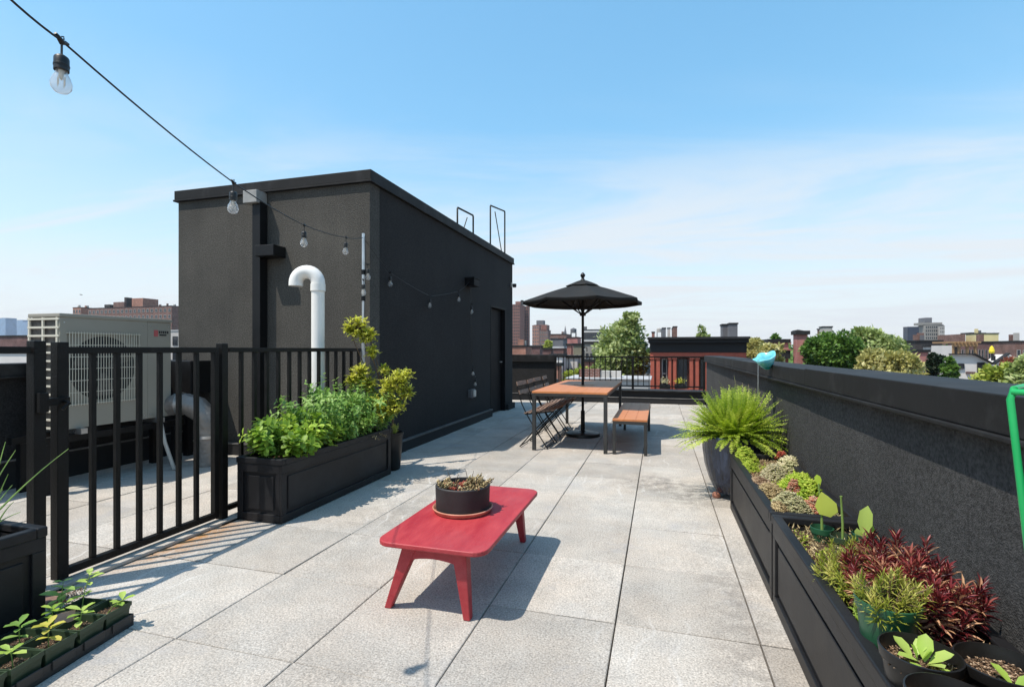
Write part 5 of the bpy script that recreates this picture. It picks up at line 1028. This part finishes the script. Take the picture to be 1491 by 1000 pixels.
# --- far left
t, x0, x1, zt = block('housing_block', 'long dark brick housing block rising behind the air conditioner, left of the bulkhead', 'apartment building', 106, 118, 448, 190, 14, 'orange', wins=(3, 6, 3.0, 1.3, 1.5, 'win_frame'))
t, x0, x1, zt = block('housing_block', 'tallest section of the dark brick housing block behind the air conditioner', 'apartment building', 128, 250, 447.5, 185, 14, 'brown', wins=(20, 5, 3.0, 1.3, 1.4, 'win_frame'))
addbox(t, 165, 181, 440, 447.4, 188, 8, BK['brown']); addbox(t, 181, 184, 433, 447.4, 189, 3, BK['dark'], 'chimney'); addbox(t, 192, 208, 434.5, 447.4, 188, 8, BK['orange']); addbox(t, 152, 160, 443.5, 447.4, 188, 8, BK['dark'])
block('tower_block', 'tower with distance haze put into its blue walls, farthest left on the horizon', 'skyscraper', -6, 8, 463, 1500, 40, 'blue', BK['blue'])
block('tower_block', 'pair of haze blue high rises on the horizon left of the air conditioner, taller half', 'skyscraper', 20, 33, 466, 1700, 40, 'blue', BK['blue'])
block('tower_block', 'haze blue high rise on the horizon touching the air conditioner grille', 'skyscraper', 30, 44, 468.5, 1600, 40, 'blue', BK['blue'])
block('low_building', 'brown flat roofed building seen over the left parapet beneath the blue towers', 'building', -120, 46, 491, 55, 14, 'maroon')
block('low_building', 'white building with small windows just above the left parapet', 'building', -60, 70, 514, 34, 7, 'white', M['roof_silver'], wins=(9, 3, 3.0, 1.2, .9, 'win_frame_dark'))
block('low_building', 'grey building seen in the narrow gap between the air conditioner and the bulkhead', 'building', 236, 275, 482, 80, 16, 'pale', M['roof_silver'], wins=(3, 5, 3.2, 1.2, 1.6, 'win_frame_dark'))
# --- centre left, between bulkhead and umbrella pole
t, *_ = block('brick_tower', 'tall red brick apartment tower beside the bulkhead, left of the umbrella', 'apartment building', 736, 764, 443.5, 480, 18, 'tower', wins=(7, 14, 3.0, 1.6, 1.5, 'win_frame_dark'))
addbox(t, 750.5, 758, 439, 443.4, 485, 8, BK['tower']); addbox(t, 758, 761, 437, 443.4, 485, 4, BK['dark'], 'water_tank')
block('brick_tower', 'narrower right wing of the tall red brick tower beside the bulkhead', 'apartment building', 763.5, 771.5, 446, 500, 14, 'tower', wins=(2, 14, 3.0, 1.6, 1.5, 'win_frame_dark'))
t, *_ = block('brick_tower', 'stepped brown brick building with a dark roof house, right of the tall tower', 'apartment building', 775, 788, 474, 420, 20, 'orange', wins=(3, 7, 3.0, 1.3, 1.3, 'win_frame'))
addbox(t, 777, 796, 473, 500, 440, 12, BK['tower'], 'wall'); addbox(t, 781, 791, 466.5, 472.9, 444, 8, BK['slate'])
block('brick_building', 'dark brick block in front of the stepped brown building', 'apartment building', 785.5, 802, 481, 400, 12, 'brown', wins=(4, 6, 3.0, 1.3, 1.3, 'win_frame'))
block('low_building', 'long low red brick building on the skyline under the left half of the umbrella', 'building', 801, 832, 487, 200, 14, 'brown', wins=(9, 1, 3.1, 1.6, 1.3, 'win_frame'))
block('low_building', 'dark flat fronted building under the long low brick building', 'building', 802, 826, 494, 150, 10, 'slate')
block('low_building', 'bright red brick building just left of the umbrella pole', 'building', 826, 846, 492, 120, 10, 'pink')
block('low_building', 'low orange brick building over the rear parapet beside the bulkhead', 'building', 740, 774, 505, 75, 9, 'orange')
block('low_building', 'low maroon brick building over the rear parapet right of the orange one', 'building', 774, 790, 505.5, 74, 9, 'maroon')
block('row_house', 'dark brown row house above the end of the rear parapet', 'row house', 790, 806, 509, 68, 9, 'maroon')
block('row_house', 'maroon row house with two pale framed windows above the railing', 'row house', 806, 825, 507, 66, 9, 'maroon', M['roof_silver'], wins=(2, 3, 3.2, .9, 1.5, 'win_frame'))
block('row_house', 'narrow red brick row house with a white framed window left of the umbrella pole', 'row house', 825.5, 834, 503, 64, 9, 'red', wins=(1, 3, 3.2, .9, 1.6, 'win_frame'))
block('row_house', 'olive grey plastered house behind the umbrella pole', 'row house', 834.5, 851, 502.5, 66, 9, 'olive', wins=(2, 3, 3.2, .9, 1.4, 'win_frame'))
block('row_house', 'brown house with a grey side wall right of the umbrella pole', 'row house', 851.5, 878, 500.5, 62, 10, 'grey', wins=(3, 3, 3.2, .9, 1.6, 'win_frame_dark'))
block('row_house', 'white fronted house with dark windows seen through the left end of the railing', 'row house', 802, 824, 519, 46, 6, 'white', wins=(3, 3, 2.6, .8, 1.3, 'win_frame_dark'))
block('row_house', 'pale house seen through the railing just left of the umbrella pole', 'row house', 824.5, 846, 521, 48, 6, 'pale', wins=(3, 3, 2.6, .9, 1.2, 'win_frame_dark'))
block('row_house', 'orange brick house low behind the left balusters of the railing', 'row house', 803, 818, 533, 38, 5, 'orange', wins=(2, 2, 2.6, .8, 1.3, 'win_frame'))
block('row_house', 'brick row house seen through the railing right of the umbrella pole', 'row house', 850, 905, 527, 44, 6, 'red', wins=(5, 2, 2.6, .8, 1.3, 'win_frame'))
t, x0, x1, zt = block('apartment_block', 'white apartment block with blue panelled balconies behind the umbrella pole', 'apartment building', 848, 896, 480.5, 170, 14, 'white')
for r in range(3):
    for c in range(12):
        x = x0+(x1-x0)*(c+.5)/12; window(t, x, 169.99, zt-1.9-r*3.0, .62, 2.1, 'win_frame_dark', bars=0)
bp_ = mat('blue_panel', (.05, .16, .34), .4, 0, .1, 1)
for (c, r) in ((6, 1), (7, 2), (8, 1), (9, 1), (9, 2), (10, 1), (11, 2), (10, 0)): x = x0+(x1-x0)*(c+.95)/12; MB().box(x-.35, x+.35, 169.6, 169.98, zt-3.3-r*3.0, zt-.9-r*3.0).build('balcony_panel', bp_, t)
s_ = onY(823, 474, 420); sb = onY(823, 490, 420); t = empty('church_spire', (s_.x, 420, GZ), 'thin grey church spire on the skyline left of the umbrella pole', 'spire')
MB().lathe([(1.7, sb.z-GZ-12), (1.6, sb.z-GZ), (.05, s_.z-GZ)], (s_.x, 420, GZ), 8).build('spire', BK['slate'], t); MB().box(s_.x-2.2, s_.x+2.2, 417, 423, GZ, sb.z-1).build('tower', BK['slate'], t)
for k, (u, vt, vb, Y, lab) in enumerate(((835, 477, 491, 230, 'dark rooftop water tank on legs left of the umbrella pole'), (960, 477, 489, 180, 'pale rooftop water tank above the black cornice of the brick house'))):
    p = onY(u, vt, Y); q = onY(u, vb, Y); r = 1.4 if k == 0 else .9; t = empty('water_tank', (p.x, Y, q.z), lab, 'water tank')
    MB().lathe([(r, (p.z-q.z)*.45), (r, (p.z-q.z)*.85), (0, p.z-q.z)], (p.x, Y, q.z), 14).build('tank', BK['slate'] if k == 0 else BK['concrete'], t)
    for a in (-.8, .8):
        for b in (-.8, .8): MB().box(p.x+a*r-.12, p.x+a*r+.12, Y+b*r-.12, Y+b*r+.12, q.z-4, q.z+(p.z-q.z)*.45).build('leg', BK['dark'], t)
for (u0, u1, vt, Y, wl, lab) in ((949, 953, 484, 150, 'tower', 'small brick rooftop block at the left end of the black cornice'), (964, 969.5, 478, 165, 'slate', 'grey apartment slab on the skyline above the black cornice'), (978, 986, 476, 170, 'brown', 'brown apartment tower on the skyline above the black cornice'), (972, 976, 478, 175, 'pale', 'thin pale tower between the grey slab and the brown tower'),
        (1049, 1060, 473.5, 95, 'slate', 'shorter grey bulkhead above the black cornice'), (1058, 1074, 472, 92, 'slate', 'dark grey bulkhead box above the right end of the black cornice'), (1190, 1193, 480, 130, 'brown', 'thin brick wall beside the concrete box over the green trees'), (1193, 1212, 476.5, 130, 'concrete', 'pale concrete box rising behind the big green tree')):
    block('roof_bulkhead', lab, 'building', u0, u1, vt, Y, 6, wl)
# --- the neighbour with the black cornice
Y = 27.0; a, b = onY(947, 513, Y), onY(1086, 513, Y); x0, x1 = a.x, b.x; zc = a.z
nb_ = empty('brick_house', ((x0+x1)/2, Y+5, GZ), 'red brick house with a heavy black cornice and brick pilasters just beyond the railing', 'house')
RB = brick('brick_neighbour', (.32, .080, .050), 1.15, mortar=(.22, .07, .05)); RT = mat('brownstone_trim', (.36, .085, .052), .8, 0, .15, 6, .3, 40)
MB().box(x0, x1, Y+.35, Y+11, GZ, zc).build('wall', RB, nb_)
zt = onY(1016, 490.5, Y).z
mb = MB(); mb.box(x0-.15, x1+.15, Y-.40, Y+11.2, zt-.12, zt); mb.box(x0-.1, x1+.1, Y-.28, Y+11.1, zt-.30, zt-.121); mb.box(x0-.03, x1+.03, Y-.10, Y+11.05, zc+.001, zt-.301)
cr = mb.build('cornice', M['roof_dark'], nb_, bevel=.01)
wz0, wz1 = onY(980, 566.5, Y).z, onY(980, 522, Y).z
def xs_(u): return onY(u, 530, Y).x
cols = [(947, 962), (973, 985.5), (1003, 1018.5), (1027, 1040), (1050, 1062), (1073, 1086)]
for (p0, p1) in cols:
    q0, q1 = xs_(p0), xs_(p1); w_ = (q1-q0); mb = MB(); mb.box(q0, q1, Y+.12, Y+.349, GZ, zc-.001); mb.box(q0+w_*.06, q0+w_*.40, Y+.0, Y+.119, GZ, zc-.35); mb.box(q0+w_*.58, q0+w_*.94, Y+.0, Y+.119, GZ, zc-.35); mb.box(q0-.02, q1+.02, Y-.04, Y+.118, zc-.349, zc-.20)
    mb.build('pilaster', RT, nb_, bevel=.01)
MB().box(x0-.01, x1+.01, Y-.06, Y+.348, zc-.198, zc-.002).build('band', RT, nb_)
for i in range(len(cols)-1):
    q0, q1 = xs_(cols[i][1]), xs_(cols[i+1][0]); xm = (q0+q1)/2; w_ = q1-q0-.10
    for dz in (0, -3.4, -6.8):
        zc_ = (wz0+wz1)/2+dz; wn = MB().box(xm-w_/2+.03, xm+w_/2-.03, Y+.30, Y+.34, wz0+dz, wz1+dz).build('window', M['win_glass'], nb_)
        mb = MB(); f = .05; mb.box(xm-w_/2, xm-w_/2+f, Y+.26, Y+.30, wz0+dz, wz1+dz); mb.box(xm+w_/2-f, xm+w_/2, Y+.26, Y+.30, wz0+dz, wz1+dz); mb.box(xm-w_/2+f, xm+w_/2-f, Y+.26, Y+.30, wz1+dz-f, wz1+dz); mb.box(xm-w_/2+f, xm+w_/2-f, Y+.25, Y+.30, zc_-.025, zc_+.025); mb.box(xm-w_/2+f, xm+w_/2-f, Y+.26, Y+.30, wz0+dz, wz0+dz+f); mb.build('frame', M['win_frame_dark'] if i else M['win_frame'], wn)
        MB().box(q0, q1, Y+.05, Y+.345, wz0+dz-.12, wz0+dz-.002).build('sill', RT, nb_)
for k, (u, lab, lm) in enumerate(((968, 'black window box with a white flowering plant on the brick house, left one', 'sedum_grey'), (990, 'black window box with a yellow green plant on the brick house, right one', 'shrub'))):
    p = onY(u, 566, Y-.25); t = empty('window_box', (p.x, p.y, p.z), lab, 'window box', 'window boxes on the brick house'); MB().box(p.x-.26, p.x+.26, p.y-.12, p.y+.15, p.z, p.z+.24).build('box', M['pot_black'], t, bevel=.01)
    n = 130; P = np.array([p.x, p.y, p.z+.28])+rdir(n, 0, 1)*RNG.uniform(.05, .30, (n, 1)); leafmesh('foliage', P, rdir(n, -.2, 1), rdir(n), .09, .05, RNG.uniform(0, 1, n), LM[lm], t, 'dia')
# pale low roof between us and the trees
t, *_ = block('low_building', 'pale flat roof with a low parapet seen through the right half of the railing', 'building', 828, 944, 552, 22.8, 2.5, 'pale', M['roof_silver'], par=.1)
# --- centre right
block('brick_house', 'pinkish brick rooftop building with a dark window opening right of the turquoise cup', 'building', 1110, 1148, 499, 38, 6, 'pink')
t = empty('brick_shed', (onY(1140, 520, 37.9).x, 37.9, 0), 'black door opening boxed into the pinkish brick rooftop building', 'opening')
a, b = onY(1134, 510, 37.7), onY(1151, 522, 37.7); MB().box(a.x, b.x, 37.7, 37.98, b.z, a.z).build('shutter', M['dark'], t); MB().box(a.x-.06, b.x+.06, 37.62, 37.98, a.z+.001, a.z+.08).build('lintel', BK['pink'], t)
t, x0, x1, zt = block('brick_house', 'taller pinkish brick bulkhead with a flat coping and roof vent beside the big green tree', 'building', 1155, 1176, 487, 37, 4, 'pink')
p = onY(1162, 484, 38); MB().lathe([(.05, -.4), (.05, .05), (.35, .05), (.35, .12), (0, .2)], p, 10).build('roof_vent', BK['dark'], t)
# --- right
t, x0, x1, zt = block('apartment_tower', 'grey concrete apartment tower with many small windows on the right skyline', 'apartment building', 1337, 1374, 473, 520, 18, 'grey', wins=(9, 9, 3.1, 1.6, 1.6, 'win_frame_dark'))
addbox(t, 1347, 1357, 462.5, 472.9, 524, 12, BK['slate']); addbox(t, 1340, 1372, 469.8, 472.9, 523, 12, BK['grey'])
block('apartment_tower', 'dark navy glass block attached to the left of the grey concrete tower', 'apartment building', 1315, 1338, 476, 500, 12, 'navy')
t, *_ = block('apartment_tower', 'stepped grey wing at the right end of the concrete tower', 'apartment building', 1366, 1375.5, 474.5, 515, 18, 'concrete', wins=(3, 8, 3.1, 1.4, 1.6, 'win_frame'))
block('low_building', 'dark flat roofed buildings in front of the grey tower', 'building', 1318, 1372, 497.5, 90, 12, 'dark')
block('low_building', 'pale narrow storefront block below the dark flat roofs', 'building', 1344, 1358, 505, 70, 6, 'pale')
block('row_house', 'pinkish red row house with tall windows between the yellow tree and the dark tree', 'row house', 1328, 1352, 513, 52, 8, 'pink', wins=(4, 3, 3.0, .7, 1.8, 'win_frame'))
t, x0, x1, zt = block('low_building', 'long pale yellow building on the right skyline', 'building', 1406, 1454, 486, 170, 14, 'yellow', wins=None)
addbox(t, 1398, 1405.5, 486.5, 510, 171, 12, BK['brown'], 'wall'); addbox(t, 1413, 1419, 484, 485.9, 174, 5, BK['dark']); addbox(t, 1428, 1436, 484.3, 485.9, 174, 5, BK['dark'])
block('brick_building', 'long dark brown brick building at the right edge', 'building', 1447, 1560, 498, 100, 12, 'brown', wins=(9, 2, 3.4, 1.6, 1.7, 'win_frame'))
block('low_building', 'dark brick building with pale windows behind the roof terrace pergola', 'building', 1380, 1448, 499, 110, 10, 'maroon', wins=(10, 2, 3.2, 1.2, 1.5, 'win_frame'))
# white gabled house
Y = 46; wh = empty('white_house', (onY(1425, 540, Y).x, Y+4, GZ), 'white sided house with a stepped roofline and small windows on the right', 'house')
out_ = [(1372, 503), (1386, 503), (1386, 516.5), (1421, 517), (1446, 530.5), (1449, 531), (1449, 640), (1372, 640)]
MB().extr([tuple(onY(u, v, Y)) for u, v in out_], (0, 1.6, 0)).build('wall', BK['white'], wh)
out_ = [(1449.2, 531), (1470, 516), (1486, 524), (1486, 640), (1449.2, 640)]
MB().extr([tuple(onY(u, v, Y+.3)) for u, v in out_], (0, 1.6, 0)).build('wall', BK['white'], wh)
def slope(u0, v0, u1, v1, Y, dep, th, nm='roof'):
    a, b = onY(u0, v0, Y-.25), onY(u1, v1, Y-.25); MB().extr([a, b, b+Vector((0, 0, th)), a+Vector((0, 0, th))], (0, dep, 0)).build(nm, M['roof_dark'], wh)
slope(1421, 516.5, 1448, 530.8, Y, .5, .10); slope(1449, 530.8, 1471, 515.5, Y+.3, .5, .10); slope(1384, 516.2, 1421, 516.4, Y, .5, .08)
for (u, v, w_, h_) in ((1399, 533, .9, .9), (1428, 535.5, 1.1, 2.0), (1449.5, 521.5, .6, .9)): p = onY(u, v, Y); window(wh, p.x, (Y if u < 1449 else Y+.3)-.002, p.z, w_*.36, h_*.36, 'win_frame_dark')
a = onY(1406, 541, Y); b = onY(1419, 544, Y); MB().box(a.x, b.x, Y-.12, Y-.001, b.z, a.z).build('awning', BK['maroon'], wh)
pg = empty('pergola', (onY(1412, 510, 50).x, 51, onY(1412, 517, 50).z), 'wooden roof terrace pergola on top of the white sided house', 'pergola')
WDm = mat('pergola_wood', (.30, .18, .09), .8, 0, .2, 4)
za, zb_ = onY(1400, 504.5, 50).z, onY(1400, 517, 50).z
for u in (1388, 1397, 1409, 1421): x = onY(u, 510, 50).x; MB().box(x-.08, x+.08, 50, 50.16, zb_-.3, za).build('post', WDm, pg)
x0_, x1_ = onY(1386, 510, 50).x, onY(1423, 510, 50).x; MB().box(x0_, x1_, 49.9, 50.1, za+.001, za+.28).build('beam', WDm, pg)
for k in range(8): x = x0_+(x1_-x0_)*k/7; MB().box(x-.06, x+.06, 49.6, 53, za+.281, za+.42).build('rafter', WDm, pg)
MB().box(x0_, x1_, 52.9, 53, zb_-.2, za).build('screen', BK['dark'], pg)
p = onY(1444, 517, 49); q = onY(1444, 503, 49); t = empty('patio_umbrella', (p.x, 49, p.z), 'folded yellow patio umbrella on the roof terrace of the white house', 'umbrella')
MB().tube([(p.x, 49, p.z-.3), (p.x, 49, q.z)], .03, 8).build('pole', M['dark'], t); MB().lathe([(.15, .15), (.19, .3), (.12, .6), (.02, q.z-p.z)], (p.x, 49, p.z), 10).build('canopy', mat('yellow_cloth', (.70, .55, .03), .8), t)
# far filler blocks, each its own look
far = [(-700, 'brown', 'low brown building far left beyond the parapet'), (560, 'red', 'low red building hidden behind the bulkhead'), (900, 'brown', 'low brown brick building on the horizon behind the leafy tree'), (925, 'grey', 'low grey building on the horizon behind the leafy tree'), (1000, 'maroon', 'low maroon building behind the black cornice house'), (1100, 'grey', 'low grey building on the horizon above the turquoise cup'), (1135, 'orange', 'low orange building on the horizon between the brick bulkheads'),
       (1225, 'brown', 'low brown building behind the big green tree'), (1290, 'concrete', 'low concrete building behind the yellow flowering tree'), (1385, 'concrete', 'low concrete building between the grey tower and the yellow building'), (1480, 'slate', 'low slate coloured building at the far right horizon')]
rnd = random.Random(11)
for (u, wl, lab) in far:
    Y_ = rnd.uniform(210, 330); wpx = rnd.uniform(24, 40) if u > 0 else 200; block('low_building', lab, 'building', u-wpx/2, u+wpx/2, rnd.uniform(496, 500), Y_, 14, wl, wins=(8, 2, 3.1, 1.2, 1.4, 'win_frame'))
# distant tree belt
def belt(name, label, seg, n, Y0, Y1, vt, lm, size):
    t = empty(name, (0, (Y0+Y1)/2, GZ), label, 'trees'); t['kind'] = 'stuff'; rnd = random.Random(n); P, T = [], []
    for k in range(n):
        u = rnd.uniform(*seg); Yk = rnd.uniform(Y0, Y1); top = onY(u, vt+rnd.uniform(-2.5, 2.5), Yk); rad = rnd.uniform(3, 5); tt = rnd.uniform(.15, .7); q = rdir(60, -.6, 1)*rad; 
        for d in q: P.append((top.x+d[0], Yk+d[1], top.z-rad+d[2]*.9)); T.append(min(1, max(0, tt+rnd.uniform(-.2, .2))))
    n = len(P); leafmesh('foliage', P, rdir(n, -.3, 1), rdir(n), size, size*.7, T, lm, t, 'dia')
belt('distant_trees', 'dark green belt of far treetops along the right horizon', (1080, 1600), 90, 120, 200, 503, LM['tree_b'], 1.5)
belt('distant_trees', 'green belt of far treetops along the left and middle horizon', (-300, 960), 110, 150, 240, 505, LM['tree_b'], 1.5)
# --- trees
def tree(label, u, vt, vb, Yt, wpx, lm, n, leaf, seed, clumps=60, taper=0, trunk=True, squash=1.0, group='trees beyond the terrace', name='leafy_tree', fill=.55):
    rnd = random.Random(seed); rg = np.random.default_rng(seed); top = onY(u, vt, Yt); bot = onY(u, vb, Yt); rx = (onY(u+wpx/2, vt, Yt).x-onY(u-wpx/2, vt, Yt).x)/2; rz = (top.z-bot.z)/2; c = Vector((top.x, Yt+rx*.3, (top.z+bot.z)/2))
    t = empty(name, (c.x, c.y, GZ), label, 'tree', group); ry = rx*squash
    cls = []
    for k in range(clumps):
        d = Vector(tuple(rg.normal(size=3))).normalized(); q = rnd.uniform(.35, 1)**.5; irregular = 1+.16*math.sin(3.1*d.x+seed)+.12*math.sin(4.3*d.y+2*seed)
        tp_ = 1-taper*(d.z*q*.5+.5)
        cls.append((Vector((c.x+d.x*rx*q*irregular*.86*tp_, c.y+d.y*ry*q*irregular*.86*tp_, c.z+d.z*rz*q*.88)), rnd.uniform(.11, .28)*min(rx, rz)*1.25, rnd.uniform(0, 1)))
    mb = MB(); base = Vector((c.x, c.y, GZ)); fork = Vector((c.x+.1, c.y, c.z-rz*.75)); r0 = max(.12, rx*.07)
    mb.tube([base, base.lerp(fork, .5)+Vector((.1, 0, 0)), fork], [r0*1.3, r0, r0*.8], 9); 
    for (p, r_, _) in cls[:max(10, clumps//3)]:
        mid = fork.lerp(p, .5)+Vector((0, 0, rz*.08)); mb.tube([fork, mid, p], [r0*.45, r0*.22, r0*.08], 6)
    mb.build('trunk', M['bark'], t, smooth=True)
    per = n//clumps; P, D, T = [], [], []
    for (p, r_, tt) in cls:
        d = rg.normal(size=(per, 3)); d /= np.linalg.norm(d, axis=1, keepdims=True); q = rg.uniform(fill**3, 1, (per, 1))**(1/3)*rg.uniform(.8, 1.25, (per, 1)); P.append(np.array(p)+d*q*r_*np.array([1.15, 1.15, .85])); out_d = d*.6+rg.normal(size=(per, 3))*.5+np.array([0, 0, .25]); D.append(out_d); T.append(np.clip(tt*.6+.2+rg.uniform(-.25, .25, per), 0, 1))
    P = np.concatenate(P); D = np.concatenate(D); T = np.concatenate(T); m = len(P); U = rg.normal(size=(m, 3))*.6+np.array([0, 0, 1]); l = leaf*rg.uniform(.6, 1.3, m)
    leafmesh('crown', P, D, U, l, l*.62, T, lm, t, 'dia'); return t
tree('tall loose crowned green tree rising behind the railing between umbrella and brick house', 908, 458, 580, 31, 96, LM['tree_a'], 15000, .25, 3, clumps=85, taper=.5)
tree('narrow leafy top crowning the loose crowned green tree', 915, 452, 490, 31, 30, LM['tree_a'], 1500, .22, 4, clumps=14, group=None)
tree('light green tree low behind the umbrella pole', 848, 530, 590, 40, 52, LM['tree_e'], 3600, .30, 5, clumps=30)
tree('low green tree between the umbrella pole and the tall loose crowned tree', 880, 520, 600, 36, 44, LM['tree_a'], 3600, .26, 26, clumps=30)
tree('small bright green tree in front of the dark brick block, left of the umbrella', 797, 494, 530, 100, 14, LM['tree_e'], 1200, .6, 6, clumps=14)
tree('small airy tree showing over the black cornice', 1029, 469, 520, 46, 28, LM['tree_a'], 1300, .28, 7, clumps=18)
tree('white flowering tree right of the black cornice', 1098, 487, 545, 34, 34, LM['tree_c'], 3200, .24, 8, clumps=30)
tree('pale flowering shrubby tree behind the turquoise cup', 1122, 499, 545, 32, 44, LM['tree_c'], 3000, .24, 9, clumps=28)
tree('green treetop over the pinkish brick building', 1130, 489, 520, 60, 26, LM['tree_b'], 1500, .4, 10, clumps=16)
tree('big dense green tree right of the brick bulkhead', 1215, 481, 560, 36, 88, LM['tree_b'], 15000, .25, 11, clumps=80)
tree('wide green tree with yellowish top behind the dense green tree', 1265, 476, 560, 42, 108, LM['tree_a'], 14000, .30, 12, clumps=80)
tree('cream flowering tree nearest the parapet coping', 1296, 503, 575, 30, 104, LM['tree_c'], 13000, .22, 13, clumps=70)
tree('very dark narrow tree left of the white sided house', 1363, 512, 570, 42, 24, LM['tree_d'], 4200, .26, 14, clumps=30)
tree('slim green tree against the wall of the white sided house', 1384, 521, 570, 40, 22, LM['tree_b'], 3200, .26, 15, clumps=24)
tree('reddish leaved treetop at the right edge above the bright tree', 1478, 519, 560, 44, 34, leafmat('leaf_tree_red', (.20, .06, .04), (.36, .13, .08), (.45, .30, .14)), 2200, .3, 17, clumps=18)
tree('bright yellow green tree at the right edge over the coping', 1474, 526, 600, 28, 92, LM['tree_e'], 9000, .22, 16, clumps=56)
tree('yellow green tree just outside the right edge', 1520, 512, 600, 27, 90, LM['tree_a'], 5000, .24, 18, clumps=36)
# bird
p = pt(118, 429, 60); t = empty('bird', p, 'tiny dark bird gliding in the pale sky above the air conditioner', 'bird')
MB().add([(p.x-.24, p.y, p.z+.07), (p.x-.05, p.y-.04, p.z+.01), (p.x, p.y-.22, p.z), (p.x+.05, p.y-.04, p.z+.01), (p.x+.24, p.y, p.z-.06), (p.x+.05, p.y+.06, p.z), (p.x, p.y+.22, p.z), (p.x-.05, p.y+.06, p.z), (p.x, p.y, p.z-.05), (p.x, p.y, p.z+.045)],
    [(0, 1, 9), (0, 9, 7), (4, 9, 3), (4, 5, 9), (1, 2, 9), (2, 3, 9), (5, 6, 9), (6, 7, 9), (0, 8, 1), (0, 7, 8), (4, 3, 8), (4, 8, 5), (1, 8, 2), (2, 8, 3), (5, 8, 6), (6, 8, 7)]).build('body', M['dark'], t)

for (x0, x1, y0, y1, zt_, wl, lab) in ((1.3, 9.5, -12, 12.4, -2.6, 'olive', 'lower neighbouring roof directly below the right hand parapet'), (21, 33, -14, 18, -3.6, 'red', 'low brick row building across the side street, below the right parapet'), (22, 36, 40, 58, -3.4, 'brown', 'low brown brick building under the trees beyond the side street')):
    t = empty('low_building', ((x0+x1)/2, (y0+y1)/2, GZ), lab, 'building'); MB().box(x0, x1, y0, y1, GZ, zt_).build('wall', BK[wl], t); MB().box(x0-.1, x1+.1, y0-.1, y1+.1, zt_+.002, zt_+.2).build('roof', M['roof_silver'], t)
    MB().box(x0+2, x0+4.2, y0+4, y0+6, zt_+.202, zt_+1.1).build('skylight', M['win_glass'], t); MB().lathe([(.15, 0), (.15, .8), (.28, .8), (.05, 1.05)], (x0+5, y0+9, zt_+.2), 12).build('vent', M['galv'], t)
# ------------------------------------------------------------------ the air: pale haze out to the far towers
hm = bpy.data.materials.new('haze'); hm.use_nodes = True; hn = hm.node_tree.nodes; hn.clear(); ho = hn.new('ShaderNodeOutputMaterial'); hv = hn.new('ShaderNodeVolumePrincipled')
hv.inputs['Color'].default_value = (.88, .93, 1, 1); hv.inputs['Density'].default_value = .00012; hv.inputs['Anisotropy'].default_value = .2; hm.node_tree.links.new(hv.outputs[0], ho.inputs['Volume'])
tag(MB().box(-1900, 900, -60, 1900, GZ-2, 140).build('haze', hm), kind='stuff')
